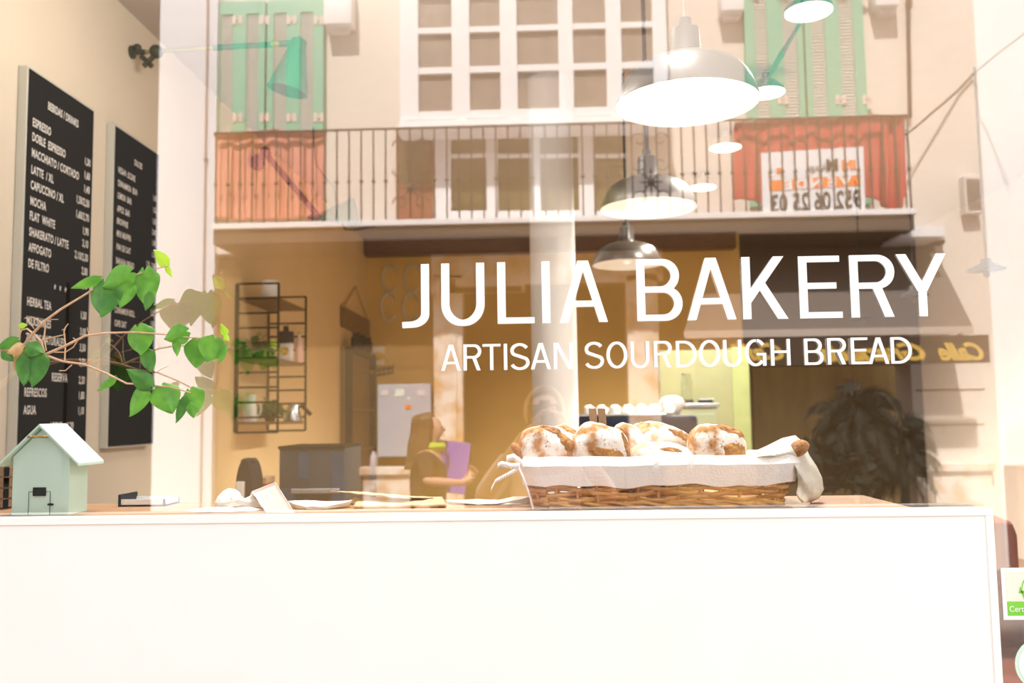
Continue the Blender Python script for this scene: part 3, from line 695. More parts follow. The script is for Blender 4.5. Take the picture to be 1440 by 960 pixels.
MB().box((lo[0] + w_ * .30, yk - .006, lo[2] + h_ * .62), (lo[0] + w_ * .46, yk, hi[2] - .02)).build('control_panel', 'blue_steel', t)
MB().box((lo[0] + w_ * .04, yk - .006, lo[2] + .01), (lo[0] + w_ * .26, yk, lo[2] + h_ * .5)).build('drip_panel', 'blue_steel', t)
m = MB()
for k in range(14): m.box((lo[0] + w_ * (.3 + .034 * k), yk - .008, lo[2] + .01), (lo[0] + w_ * (.3 + .034 * k) + .003, yk, lo[2] + h_ * .42))
m.build('grille', 'black_plastic', t)
MB().box((lo[0], yk - .015, hi[2] - .008), (hi[0], yk + .29, hi[2] + .004), bev=.002).build('top_tray', 'black_iron', t)
MB().box((lo[0] + w_ * .2, yk - .02, lo[2] + h_ * .44), (hi[0] - .02, yk, lo[2] + h_ * .5), bev=.003).build('handle', 'steel', t)
c = P(343, 700, 1.5); c.z = ZW; hgt = P(343, 645, 1.5).z - ZW
t = thing('coffee_grinder', c, 'dark arched grinder standing left of the steel machine', 'grinder')
MB().prism([(-.035, 0), (.035, 0), (.033, hgt * .6)] + [(.033 * math.cos(a), hgt * .6 + hgt * .4 * math.sin(a)) for a in [PI * i / 12 for i in range(1, 12)]] + [(-.033, hgt * .6)], .12, Matrix.Translation(c)).build('body', 'navy', t, bevel=.004)
MB().box((c.x - .024, c.y - .02, ZW), (c.x + .004, c.y, ZW + hgt * .72), bev=.003).build('front_plate', 'porcelain', t)
MB().ball((c.x, c.y + .05, ZW + hgt - .01), .03, 1, 1, .4).build('lid', 'black_plastic', t, smooth=1)
lo, hi = pb(352, 672, 374, 712, 1.62, .1); lo = (lo[0], lo[1], ZW)
t = thing('box', ((lo[0] + hi[0]) / 2, 1.67, ZW), 'reddish brown cardboard box right of the grinder', 'box')
MB().box(lo, hi, bev=.003).build('carton', 'red_cloth', t); MB().box((lo[0] - .002, lo[1] - .002, hi[2] - .02), (hi[0] + .002, hi[1] + .002, hi[2] + .002)).build('lid', 'kraft', t)

# espresso machine with cups, under the big letters
ye = 4.0; ZE = 1.05
t = thing('counter', (.9, 4.3, ZF), 'serving counter under the espresso machine', 'counter')
MB().box((-.1, 3.75, ZE - .04), (1.4, 4.6, ZE), bev=.004).build('worktop', 'shelf_wood', t); MB().box((-.05, 3.8, ZF), (1.35, 4.55, ZE - .04)).build('body', 'olive_tile', t)
lo, hi = pb(812, 584, 983, 660, ye, .45); lo = (lo[0], lo[1], ZE)
t = thing('espresso_machine', ((lo[0] + hi[0]) / 2, ye + .2, ZE), 'wide black espresso machine behind the loaves', 'espresso machine')
MB().box((lo[0], lo[1], ZE + .03), (hi[0], hi[1], hi[2]), bev=.03).build('body', 'navy', t, smooth=1)
for x in (lo[0] + .05, hi[0] - .05):
    for y in (lo[1] + .05, hi[1] - .05): MB().lathe([(.02, 0), (.02, .035)], 12, c=(x, y, ZE)).build('foot', 'steel', t)
MB().box((lo[0] + .01, lo[1] + .01, hi[2]), (hi[0] - .2, hi[1] - .02, hi[2] + .012), bev=.003).build('cup_tray', 'steel', t)
for k in range(7):
    c = Vector((lo[0] + .08 + .085 * k, ye + .08 + .03 * (k % 2), hi[2] + .013))
    t = thing('cup', c, 'white coffee cup upside down on the espresso machine, ' + ['leftmost', 'second', 'third', 'fourth', 'fifth', 'sixth', 'rightmost'][k] + ' in the row', 'cup', 'cups on the espresso machine')
    MB().lathe([(.036, 0), (.037, .004), (.030, .045), (.018, .055), (.016, .058), (0, .058), (0, .052), (.028, .042), (.033, 0)], 20, c=c).build('bowl', 'porcelain', t, smooth=1)
    MB().tube([c + Vector((.032 + .014 * math.sin(a), 0, .025 + .014 * math.cos(a))) for a in [PI * i / 8 for i in range(9)]], .003, 5).build('handle', 'porcelain', t)
c = P(945, 584, ye + .2); c.z = hi[2] + .002
t = thing('bowl', c, 'white bowl with a folded white cloth at the right end of the espresso machine', 'bowl')
MB().lathe([(0, 0), (.045, 0), (.085, .06), (.09, .085), (.083, .085), (.045, .012), (0, .01)], 28, c=c).build('dish', 'porcelain', t, smooth=1)
MB().ball(c + Vector((0, 0, .08)), .08, 1, 1, .55).build('cloth', 'linen', t, smooth=1)

# lime kitchen wall piece with a sage cabinet
yw = 5.6
lo, hi = pb(930, 492, 1032, 700, yw, .12); t = st('wall_kitchen', MB().box((lo[0], yw, ZF), (hi[0], yw + .12, hi[2])).build('wall_kitchen', 'olive_wall'))
lo, hi = pb(1032, 488, 1056, 700, yw - .02, .2); st('trim_1', MB().box((lo[0], lo[1], ZF), (hi[0], hi[1], hi[2])).build('trim_1', 'olive_tile'))
lo, hi = pb(955, 567, 1010, 700, 5.1, .4)
t = thing('cabinet', ((lo[0] + hi[0]) / 2, 5.3, ZF), 'sage green cabinet right of the espresso machine', 'cabinet')
MB().box((lo[0], lo[1], ZF), (hi[0], hi[1], hi[2] - .03), bev=.004).build('body', 'sage', t); MB().box((lo[0] - .01, lo[1] - .01, hi[2] - .03), (hi[0] + .02, hi[1], hi[2]), bev=.004).build('top', 'steel', t)
MB().box((lo[0] + .02, lo[1] - .01, ZF + .1), (hi[0] - .02, lo[1], hi[2] - .08), bev=.003).build('door', 'sage', t)
zc = hi[2]
c = P(966, 560, 5.25); c.z = zc + .001
t = thing('glass_jar', c, 'tall glass jar with dark base on the sage cabinet', 'jar')
MB().lathe([(0, 0), (.05, 0), (.05, .03), (0, .03)], 24, c=c).build('base', 'black_plastic', t, smooth=1)
MB().lathe([(.045, .03), (.048, .17), (.034, .20), (.034, .22)], 24, c=c).build('glass', 'thin_glass', t, smooth=1)
MB().lathe([(.036, .22), (.036, .235), (0, .235)], 24, c=c).build('lid', 'sage', t, smooth=1)
c = P(992, 562, 5.25); c.z = zc + .001
t = thing('scale', c, 'small black scale on the sage cabinet right of the jar', 'scale')
MB().box((c.x - .05, c.y - .05, c.z), (c.x + .05, c.y + .05, c.z + .025), bev=.004).build('body', 'black_plastic', t); MB().box((c.x - .06, c.y - .06, c.z + .027), (c.x + .06, c.y + .06, c.z + .035), bev=.002).build('plate', 'steel', t)

lo, hi = onback(540, 316, 1030, 357, .18); st('beam_1', MB().box((XL + .01, lo[1], lo[2]), (hi[0], YB - .001, hi[2])).build('beam_1', 'shelf_wood'))
# brown leather armchair low at the right end
t = thing('armchair', (1.32, 1.15, ZF), 'brown leather armchair low at the right end of the window', 'armchair')
MB().box((1.02, .85, ZF + .28), (1.62, 1.45, ZF + .45), bev=.05).build('seat', 'leather', t, smooth=1)
MB().box((1.02, 1.40, ZF + .30), (1.62, 1.56, ZF + .88), bev=.06).build('backrest', 'leather', t, smooth=1)
for x in (.94, 1.60): MB().box((x, .85, ZF + .2), (x + .12, 1.5, ZF + .66), bev=.05).build('armrest', 'leather', t, smooth=1)
for x in (1.0, 1.64):
    for y in (.90, 1.46): MB().lathe([(0, 0), (.018, 0), (.026, .22), (0, .22)], 12, c=(x, y, ZF)).build('leg', 'black_plastic', t)
# ================================================================== things on the ledge
# ------------------------------------------------------------------ birdhouse
yf = .10
x0, x1 = P(17, 690, yf).x, P(97, 690, yf).x; cx = (x0 + x1) / 2
zr = P(56, 600, yf).z; ze = P(57, 655, yf).z; yb_ = yf + .075
t = thing('birdhouse', (cx, yf + .04, ZK), 'mint green wooden birdhouse with a pitched roof on the ledge', 'birdhouse')
hw = (x1 - x0) / 2; slope = (zr - P(0, 655, yf).z) / (P(54, 600, yf).x - P(-3, 655, yf).x)
zsh = zr - slope * hw - .004
MB().prism([(x0, ZK), (x1, ZK), (x1, zsh), (cx, zr - .004), (x0, zsh)], yb_ - yf, Matrix.Translation((0, yf, 0))).build('body', 'mint', t, bevel=.0008)
ov = hw * .42; th = .0062
for s in (-1, 1):
    e = cx + s * (hw + ov); zz = zr - slope * (hw + ov)
    MB().prism([(cx, zr + th), (e, zz + th), (e, zz), (cx, zr)] if s > 0 else [(cx, zr), (e, zz), (e, zz + th), (cx, zr + th)], yb_ - yf + .03, Matrix.Translation((0, yf - .012, 0))).build('roof_panel', 'mint', t, bevel=.0006)
d = MB(); dx0, dx1, dzt = P(41, 690, yf).x, P(71, 690, yf).x, P(56, 691, yf).z
d.tube([(dx0, yf - .0008, ZK), (dx0, yf - .0008, dzt), (dx1, yf - .0008, dzt), (dx1, yf - .0008, ZK)], .0006, 5)
dr = d.build('door', 'black_iron', t)
MB().box((P(47, 690, yf).x, yf - .003, P(56, 697, yf).z), (P(65, 690, yf).x, yf, P(56, 685, yf).z), bev=.0006).build('hinge_plate', 'black_iron', dr)
MB().ball(P(71, 709, yf - .002), .0042, 1.7, .5, .62).build('latch', 'black_iron', dr, smooth=1)
bd = MB(); 
for k in range(8): bd.ball(P(40 + k * 3.7, 614, yf - .014), .0031, .95, 1, 1, 8, 6)
bd.build('bead_string', 'bead', t, smooth=1)
# brown box with paper cut by the left edge
lo, hi = (P(-40, 690, .24).x, .22, ZK), (P(17, 690, .24).x, .34, P(0, 655, .24).z)
t = thing('crate', ((lo[0] + hi[0]) / 2, .28, ZK), 'small brown wooden crate behind the birdhouse at the left edge', 'crate')
m = MB()
for k in range(4):
    z = ZK + .002 + k * (hi[2] - ZK) / 4; m.box((lo[0], lo[1], z), (hi[0], lo[1] + .008, z + (hi[2] - ZK) / 4 - .004)).box((hi[0] - .008, lo[1], z), (hi[0], hi[1], z + (hi[2] - ZK) / 4 - .004)).box((lo[0], hi[1] - .008, z), (hi[0], hi[1], z + (hi[2] - ZK) / 4 - .004))
m.build('slats', 'old_wood', t); MB().box((lo[0], lo[1], ZK), (hi[0], hi[1], ZK + .005)).build('bottom', 'old_wood', t)
MB().box((lo[0], lo[1], ZK), (lo[0] + .01, hi[1], hi[2])).build('end_panel', 'old_wood', t)
# little white tray
a = P(178, 712, .30); b = P(242, 712, .30)
t = thing('tray', ((a.x + b.x) / 2, .30, ZK), 'shallow white tray with a dark end on the ledge right of the birdhouse', 'tray')
MB().box((a.x + .006, .26, ZK), (b.x, .34, ZK + .004)).box((a.x + .006, .26, ZK), (b.x, .264, ZK + .016)).box((a.x + .006, .336, ZK), (b.x, .34, ZK + .016)).box((b.x - .004, .26, ZK), (b.x, .34, ZK + .016)).build('dish', 'porcelain', t)
MB().box((a.x, .258, ZK), (a.x + .006, .342, ZK + .027), bev=.001).build('handle', 'black_plastic', t)

# ------------------------------------------------------------------ climbing plant outside the glass
YP = -.15
t = thing('vine', (-1.55, -.30, 0), 'green vine with heart-shaped leaves and bare twigs reaching across the left of the glass', 'plant')
MB().lathe([(0, 0), (.13, 0), (.17, .28), (.18, .30), (.155, .30), (.15, .27), (0, .27)], 28, c=(-1.55, -.30, 0)).build('pot', 'pot', t, smooth=1)
def PP(l, j=0): return [P(x, y, YP + (rnd.uniform(-1, 1) * j)) for x, y in l]
st_m = MB(); st_m.tube([(-1.55, -.30, .27), (-1.5, -.27, .9), (-1.35, -.22, 1.5), (-1.15, -.17, 1.66)] + PP([(-40, 492), (0, 492), (30, 493), (62, 499)]), [.010, .009, .008, .006, .004, .0034, .003, .0028], 8)
for l, r0, r1 in [([(62, 499), (90, 487), (120, 472), (150, 468), (190, 467), (232, 470), (262, 474), (300, 476), (318, 474)], .0026, .001),
                  ([(30, 490), (45, 470), (62, 452), (85, 435), (115, 417), (140, 401), (182, 389), (210, 380), (236, 374)], .0026, .001),
                  ([(62, 499), (88, 508), (118, 512), (150, 525), (178, 539), (210, 541), (240, 544), (268, 552)], .0026, .0011),
                  ([(64, 456), (62, 475), (65, 493)], .0014, .0012), ([(58, 478), (75, 474), (92, 470)], .0013, .0009), ([(91, 508), (92, 485), (90, 466), (92, 460), (96, 455)], .0015, .0008),
                  ([(76, 495), (92, 495), (103, 488), (109, 479), (103, 475)], .0013, .0008), ([(118, 512), (128, 507), (138, 502)], .001, .0007), ([(101, 513), (92, 521), (83, 521)], .0011, .0007),
                  ([(62, 455), (50, 448), (44, 445)], .0012, .0007), ([(70, 449), (82, 449)], .001, .0007), ([(62, 496), (58, 480), (48, 470), (38, 462), (30, 464), (26, 474), (28, 482)], .0022, .0012),
                  ([(92, 462), (87, 464)], .001, .0006), ([(125, 470), (122, 460)], .0007, .0005), ([(40, 490), (30, 484), (20, 488)], .003, .0015), ([(48, 462), (36, 446), (34, 448)], .0008, .0006)]:
    n = len(l); st_m.tube(PP(l, .003), [r0 + (r1 - r0) * i / (n - 1) for i in range(n)], 6)
st_m.build('stem', 'twig', t, smooth=1)
def leaf(base, tip, wpx, key, y=None, curl=.12):
    """heart-shaped blade from stem point to tip, creased along the midrib"""
    y = YP + rnd.uniform(-.012, .012) if y is None else y
    A = P(*base, y); B = P(*tip, y); ax = B - A; L = ax.length; ax.normalize()
    W = wpx * L / max(1, math.dist(base, tip)) / 2 * 1.25
    side = Vector((ax.z, 0, -ax.x)).normalized(); tilt = rnd.uniform(-.35, .35)
    side = (side * math.cos(tilt) + Vector((0, 1, 0)) * math.sin(tilt)); nrm = ax.cross(side)
    def fn(s, q):
        # s 0..1 along, q -1..1 across
        q = q * 2 - 1; wdt = (math.sin(PI * min(1, (s * .97 + .03)) ** .62) ** .8) * (1 - .12 * s)
        wdt = max(0, wdt) if s < .995 else 0
        lobe = -.14 * (1 - min(1, s / .35)) * math.sin(abs(q) * PI) 
        wav = .05 * math.sin(9 * s + 5 * q)
        return A + ax * (L * (s + lobe)) + side * (W * wdt * q) + nrm * (abs(q) * .22 * W + L * (-curl * s * s) + wav * W * abs(q))
    g = MB().grid(fn, 18, 10)
    return g.build('leaf', key, t, smooth=1)
for a in [((234, 373), (217, 351), 15, 'leaf_lime'), ((233, 375), (243, 390), 7, 'leaf_lime'), ((183, 383), (145, 405), 33, 'leaf'), ((140, 392), (101, 405), 13, 'leaf'), ((147, 398), (144, 446), 45, 'leaf_dark'),
          ((180, 396), (169, 433), 24, 'leaf'), ((203, 381), (206, 431), 37, 'leaf'), ((211, 412), (205, 437), 13, 'leaf_dark'), ((193, 460), (199, 499), 40, 'leaf'), ((203, 494), (214, 523), 23, 'leaf_dark'),
          ((262, 466), (231, 477), 25, 'leaf'), ((246, 477), (250, 501), 13, 'leaf'), ((277, 479), (276, 518), 30, 'leaf'), ((302, 476), (290, 509), 35, 'leaf'), ((315, 490), (308, 512), 9, 'leaf'),
          ((317, 471), (311, 455), 10, 'leaf_lime'), ((316, 472), (322, 480), 7, 'leaf_lime'), ((211, 543), (179, 519), 22, 'leaf_dark'), ((161, 531), (138, 550), 11, 'leaf'), ((203, 546), (184, 586), 23, 'leaf'),
          ((227, 544), (243, 582), 35, 'leaf'), ((259, 560), (249, 595), 15, 'leaf_dark'), ((267, 549), (278, 580), 31, 'leaf'), ((267, 568), (273, 588), 13, 'leaf'),
          ((50, 497), (47, 544), 34, 'leaf_dark'), ((36, 500), (34, 543), 22, 'leaf_dark'), ((24, 478), (-4, 490), 14, 'leaf_dark'), ((4, 495), (19, 508), 12, 'leaf_dark'), ((38, 486), (61, 497), 20, 'leaf_dark'), ((27, 458), (39, 457), 7, 'leaf_lime'),
          ((30, 486), (10, 497), 16, 'leaf_dry'), ((28, 498), (20, 522), 11, 'leaf_dry'), ((46, 478), (53, 489), 7, 'leaf_dry'), ((38, 490), (54, 501), 9, 'leaf_dry')]:
    leaf(*a)

# ------------------------------------------------------------------ papers
def crumple(name, outline, y, amp, key, lab, cat, dep=.05, seed=1, part='sheet'):
    """crumpled sheet: silhouette outline in px, rounded out towards the room"""
    R = random.Random(seed); pts = [P(px, py, y) for px, py in outline]; n = len(pts)
    c = sum(pts, Vector()) / n; c = Vector((c.x, y, c.z)); zmin = ZK + .001
    base = Vector((c.x, y, ZK)); t = thing(name, base, lab, cat); m = MB()
    def ring(k, dy): return [Vector((c.x + (p.x - c.x) * k + R.uniform(-amp, amp) * .6, y + dy + R.uniform(-amp, amp), max(zmin, c.z + (p.z - c.z) * k + R.uniform(-amp, amp) * .5))) for p in pts]
    rings = [ring(.35, -dep * .45), ring(.72, -dep * .3), [Vector((p.x, y, max(zmin, p.z))) for p in pts], ring(.75, dep * .4), ring(.35, dep * .6)]
    vs = [Vector((c.x, y - dep * .45, max(zmin, c.z)))] + [q for r in rings for q in r] + [Vector((c.x, y + dep * .6, max(zmin, c.z)))]
    fs = [[0, 1 + i, 1 + (i + 1) % n] for i in range(n)]
    for r in range(4):
        for i in range(n):
            a = 1 + r * n; fs.append([a + i, a + n + i, a + n + (i + 1) % n]); fs.append([a + i, a + n + (i + 1) % n, a + (i + 1) % n])
    fs += [[len(vs) - 1, 1 + 4 * n + (i + 1) % n, 1 + 4 * n + i] for i in range(n)]
    m.add(vs, fs).build(part, key, t); return t
crumple('crumpled_paper', [(302, 706), (306, 698), (314, 690), (322, 686), (330, 689), (335, 698), (341, 706), (348, 699), (356, 696), (362, 704), (368, 716), (350, 724), (320, 724), (305, 714)], .20, .004, 'tissue', 'crumpled white paper ball with a folded peak, left of the white card', 'paper', .06, 3)
crumple('tissue_paper', [(262, 723), (272, 716), (290, 713), (310, 713), (330, 714), (352, 713), (370, 716), (372, 728), (262, 730)], .15, .002, 'tissue', 'flat sheet of greaseproof paper lying under the crumpled ball', 'paper', .08, 5)
crumple('tissue_paper', [(405, 704), (430, 703), (460, 705), (480, 704), (496, 703), (490, 712), (478, 718), (450, 722), (430, 726), (410, 726)], .19, .002, 'tissue', 'crinkled white paper sheet right of the folded white card', 'paper', .08, 9)
# folded white card
t = thing('folded_card', (P(382, 720, .12).x, .13, ZK), 'folded blank white card leaning on the ledge', 'card')
q = [P(354, 691, .17), P(387, 678, .13), P(414, 726, .10), P(374, 729, .11)]
for p in q[2:]: p.z = ZK
MB().add(q + [p + Vector((0, .002, 0)) for p in q], [(0, 1, 2, 3), (7, 6, 5, 4), (0, 4, 5, 1), (1, 5, 6, 2), (2, 6, 7, 3), (3, 7, 4, 0)]).build('front_flap', 'paper', t)
q2 = [q[1], q[0], P(352, 695, .20), P(404, 712, .23)]; q2[3].z = ZK + .002; q2[2].z = max(q2[2].z, ZK + .002)
MB().add([q[1], q[0], q2[2], q2[3]], [(0, 1, 2, 3)]).build('rear_flap', 'paper', t, solid=.0015)
# kraft bags
def sheet(name, pts, key, lab, cat, th=.004, seed=2, part='bag', amp=.0015, parts=()):
    R = random.Random(seed); t = thing(name, ((pts[0].x + pts[2].x) / 2, (pts[0].y + pts[2].y) / 2, ZK), lab, cat)
    def fn(a, b):
        p = pts[0].lerp(pts[1], a).lerp(pts[3].lerp(pts[2], a), b); return p + Vector((0, 0, amp * noise.noise(Vector((a * 6, b * 5, seed))) * 2))
    MB().grid(fn, 24, 10).build(part, key, t, solid=th, smooth=1)
    return t
def Z_(px, py, y, dz=0): p = P(px, py, y); p.z = ZK + dz; return p
sheet('paper_bag', [Z_(497, 718, .16, .004), Z_(628, 716, .16, .004), Z_(622, 700, .31, .008), Z_(505, 700, .31, .008)], 'kraft', 'flat brown paper bag lying on the ledge behind the letters', 'paper bag', .005, 2)
t = sheet('paper_bag', [P(464, 690, .27), P(560, 699, .20), P(610, 700, .27), P(520, 693, .33)], 'kraft', 'thin brown paper bag sticking out over the flat one', 'paper bag', .0015, 5)
crumple('paper_bag', [(486, 706), (500, 698), (520, 700), (545, 702), (580, 703), (610, 701), (626, 706), (625, 717), (600, 720), (540, 721), (500, 720)], .27, .003, 'kraft', 'crumpled brown paper bag between the two flat ones', 'paper bag', .07, 12, 'bag')
crumple('paper_bag', [(627, 704), (660, 702), (700, 703), (722, 698), (748, 697), (752, 706), (748, 719), (700, 722), (630, 722)], .24, .003, 'grey_paper', 'greyish paper bag tucked against the left side of the basket', 'paper bag', .07, 8, 'bag')

# ------------------------------------------------------------------ bread basket
BY0, BY1 = .10, .33
bl, br = P(752, 712, BY0).x, P(1106, 712, BY0).x; tl, tr = P(737, 650, BY0).x, P(1124, 645, BY0).x
zbT = P(930, 648, BY0).z; ZB = ZK
t = thing('bread_basket', ((bl + br) / 2, (BY0 + BY1) / 2, ZK), 'rectangular wicker basket lined with white linen, full of loaves', 'basket')
def ringpt(u_, h, off=0):
    """point on the basket wall: u_ 0..1 round the outline, h 0..1 height"""
    x0, x1 = bl + (tl - bl) * h - off, br + (tr - br) * h + off; y0, y1 = BY0 + .015 - .015 * h - off, BY1 - .015 + .015 * h + off; r = .03
    w_, d_ = x1 - x0 - 2 * r, y1 - y0 - 2 * r; q = PI * r / 2; per = 2 * (w_ + d_) + 4 * q; s = (u_ % 1) * per
    for (ox, oy, dx_, dy_, ln, cx_, cy_, a0) in ((x0 + r, y0, 1, 0, w_, x1 - r, y0 + r, -90), (x1, y0 + r, 0, 1, d_, x1 - r, y1 - r, 0), (x1 - r, y1, -1, 0, w_, x0 + r, y1 - r, 90), (x0, y1 - r, 0, -1, d_, x0 + r, y0 + r, 180)):
        if s <= ln: p = (ox + dx_ * s, oy + dy_ * s); nn = (dy_, -dx_); break
        s -= ln
        if s <= q: a = math.radians(a0 + s / q * 90); p = (cx_ + r * math.cos(a), cy_ + r * math.sin(a)); nn = (math.cos(a), math.sin(a)); break
        s -= q
    else: p = (x0 + r, y0); nn = (0, -1)
    return Vector((p[0], p[1], ZB + .004 + (zbT - ZB) * h)), Vector((nn[0], nn[1], 0))
NST = 34
wv = MB(); rows = 8
for r_ in range(rows):
    h = (r_ + .5) / rows * .86; pts = []
    for i in range(NST * 8 + 1):
        u_ = i / (NST * 8); p, nn = ringpt(u_, h); ph = u_ * NST * PI / 1.0
        pts.append(p + nn * (.0055 * math.sin(ph + (PI if r_ % 2 else 0))) + Vector((0, 0, .0034 * math.sin(ph * .5 + r_ * 2.4))))
    wv.tube(pts, .0043, 7, cap=False)
for dzz, ph0 in ((.002, 0), (.002, PI)):
    pts = []
    for i in range(NST * 8 + 1):
        u_ = i / (NST * 8); p, nn = ringpt(u_, .02); ph = u_ * NST * PI * .66 + ph0
        pts.append(p + nn * (.002 + .0045 * math.sin(ph)) + Vector((0, 0, .004 * math.cos(ph) + dzz)))
    wv.tube(pts, .0044, 7, cap=False)
wv.build('weave', 'wicker', t, smooth=1)
sk = MB()
for k in range(NST):
    a, na = ringpt((k + .5) / NST, 0); b, nb = ringpt((k + .5) / NST, 1); sk.tube([a, b], .003, 6)
sk.build('stakes', 'wicker', t, smooth=1)
MB().box((bl + .01, BY0 + .02, ZB + .001), (br - .01, BY1 - .02, ZB + .006)).build('bottom', 'wicker', t)
def liner(u_, v_):
    h = 1.03; 
    if v_ < .5: hh, off = 1.02 - (.5 - v_) * 2 * .58, .0145
    else: hh, off = 1.02 - (v_ - .5) * 2 * .35, -.012
    if abs(v_ - .5) < .01: off = -.002; hh = 1.07
    hh += (.03 * math.sin(u_ * 41) + .02 * math.sin(u_ * 97)) * (1 if v_ < .1 else .25)
    p, nn = ringpt(u_, hh, 0); return p + nn * (off + .0018 * noise.noise(p * 60) + .0012 * math.sin(u_ * 160) * (1 - abs(v_ - .5)))
MB().grid(liner, 260, 8).build('liner', 'linen', t, smooth=1)
# ties at the left corner
def ribbon(pl, wid, key='linen', n=5):
    m = MB(); pts = [P(a, b, c) for a, b, c in pl]
    for i in range(len(pts) - 1):
        for s in range(n):
            a = pts[i].lerp(pts[i + 1], s / n); b = pts[i].lerp(pts[i + 1], (s + 1) / n); wa = Vector((.15, .2, 1)).normalized() * wid
            m.add([a - wa, b - wa * .95, b + wa * .95, a + wa], [(0, 1, 2, 3)])
    return m.build('tie', key, t, solid=.001, smooth=1)
ribbon([(730, 655, .09), (718, 655, .08), (705, 652, .08), (700, 655, .09)], .006); ribbon([(730, 658, .09), (712, 668, .08), (697, 676, .08), (691, 688, .085)], .0045)
ribbon([(735, 652, .09), (722, 642, .10), (712, 645, .10)], .007)
ribbon([(728, 655, .10), (736, 672, .09), (744, 695, .09), (750, 716, .09)], .0045)
# gauze hanging over the right corner
def gz(a, b):
    pl = [(1050, 640), (1080, 626), (1100, 616), (1118, 612), (1130, 622), (1138, 640), (1148, 655), (1156, 672), (1158, 688), (1152, 700), (1140, 706)]
    pr = [(1050, 645), (1075, 641), (1095, 642), (1108, 645), (1116, 650), (1120, 660), (1122, 672), (1122, 684), (1120, 693), (1122, 700), (1128, 706)]
    k = a * (len(pl) - 1); i = min(int(k), len(pl) - 2); f_ = k - i
    A = Vector(pl[i]).lerp(Vector(pl[i + 1]), f_); B = Vector(pr[i]).lerp(Vector(pr[i + 1]), f_); c_ = A.lerp(B, b)
    yy = .20 - .10 * b - .03 * math.sin(b * PI) + .008 * math.sin(a * 17 + b * 9); p = P(c_.x, c_.y, yy); return p
MB().grid(gz, 40, 14).build('gauze_cloth', 'gauze', t, smooth=1, solid=.001)

# ------------------------------------------------------------------ loaves
def loaf(px, py, wpx, hpx, y, rot, lab, ear=(0.2, .5), key='flour', seed=1, deep=.11, top=0, yaw=0):
    c = P(px, py, y); k = (y + 1.72) / FPX; a, b = wpx * k / 2, hpx * k / 2
    t = thing('sourdough_loaf', c, lab, 'bread', 'sourdough loaves in the basket')
    def shp(th, ph, off=0):
        d = Vector((math.sin(ph) * math.cos(th), math.sin(ph) * math.sin(th), math.cos(ph)))
        q = Vector((math.copysign(abs(d.x) ** .86, d.x) * a, math.copysign(abs(d.y) ** .9, d.y) * deep / 2, math.copysign(abs(d.z) ** .86, d.z) * b))
        n_ = noise.noise(d * 1.7 + Vector((seed * 3.1, 0, 0))) * .10 + noise.noise(d * 6 + Vector((seed, 0, 0))) * .025
        return q * (1 + n_ + off)
    bod = MB(); N1, N2 = 48, 32; vs = []
    for i in range(N2 + 1):
        for j in range(N1): vs.append(shp(2 * PI * j / N1, PI * i / N2))
    fs = [[i * N1 + j, (i + 1) * N1 + j, (i + 1) * N1 + (j + 1) % N1, i * N1 + (j + 1) % N1] for i in range(N2) for j in range(N1)]
    R = Matrix.Rotation(math.radians(rot), 4, 'Y') @ Matrix.Rotation(math.radians(yaw), 4, 'Z')
    o = bod.add([R @ p for p in vs], fs).build('crumb_body', key, None, smooth=1, local=True); o.parent = t; o.name = 'loaf_body'
    for th0, ph0, ln, wd2, tilt in ear:
        # torn crust ridge: a raised strip that follows the loaf, centred on direction (th0 = turn, ph0 = down from top)
        def fn(s, q):
            l = (s - .5) * ln; e = (q - .5) * 2; wq = wd2 * math.sin(PI * min(1, max(0, s))) ** .6 * (1 + .5 * noise.noise(Vector((s * 11, (1 if e > 0 else -1) * 3.3, seed)))) 
            th = math.radians(th0) + l * math.cos(tilt) + e * wq * -math.sin(tilt) * .5; ph = math.radians(ph0) + l * math.sin(tilt) + e * wq * .5 * math.cos(tilt)
            off = .05 * (1 - e * e) + .07 * max(0, -e) ** 3 * math.sin(PI * s) + .03 * noise.noise(Vector((s * 9, q * 7, seed)))
            return R @ shp(th, ph, max(-.02, off) if abs(e) < .98 and 0 < s < 1 else -.03)
        oo = MB().grid(fn, 40, 14).build('crust', 'crumb', None, smooth=1, local=True); oo.parent = t
    return t
# th: -90 faces the street
loaf(768, 632, 84, 66, .20, 14, 'floury oval loaf at the left end of the basket', [(-52, 58, 1.9, .55, 1.0), (-95, 33, 1.6, .3, .25)], seed=1, deep=.12)
loaf(797, 624, 62, 50, .30, 20, 'small floury loaf tucked behind the two left-hand loaves', [(-100, 40, 1.6, .5, .1)], seed=2, deep=.10)
loaf(842, 635, 86, 80, .20, 18, 'large white-floured loaf with a small torn ear low on its right', [(-72, 96, 1.3, .65, .1), (-28, 70, 1.4, .4, 1.1)], seed=3, deep=.12)
loaf(885, 630, 58, 72, .27, -35, 'golden ridged loaf leaning behind the large floured one', [(-92, 70, 1.9, .75, 1.2)], seed=4, deep=.10)
loaf(928, 622, 92, 54, .30, 14, 'floury loaf at the back under the letters, with a toasted left end', [(-50, 60, 1.4, .45, .5), (-140, 60, .9, .7, .8)], seed=5, deep=.11)
loaf(930, 645, 94, 46, .21, 4, 'low white loaf in front with a small brown tear', [(-75, 55, .8, .3, .1)], seed=6, deep=.10)
loaf(1008, 632, 82, 68, .22, 14, 'round loaf at the right with a thick dark brown crust ridge', [(-75, 24, 2.4, .8, .3), (-60, 92, 1.1, .85, .4)], seed=7, deep=.12)
loaf(1122, 631, 30, 20, .13, -35, 'small dark brown loaf end wrapped in the gauze cloth', [(-90, 60, 1.4, .5, .2)], key='crust', seed=8, deep=.06)
loaf(727, 632, 12, 22, .17, -35, 'little brown crust poking out beside the left tie', [(-90, 60, 1.0, .5, .2)], key='crust', seed=9, deep=.03)
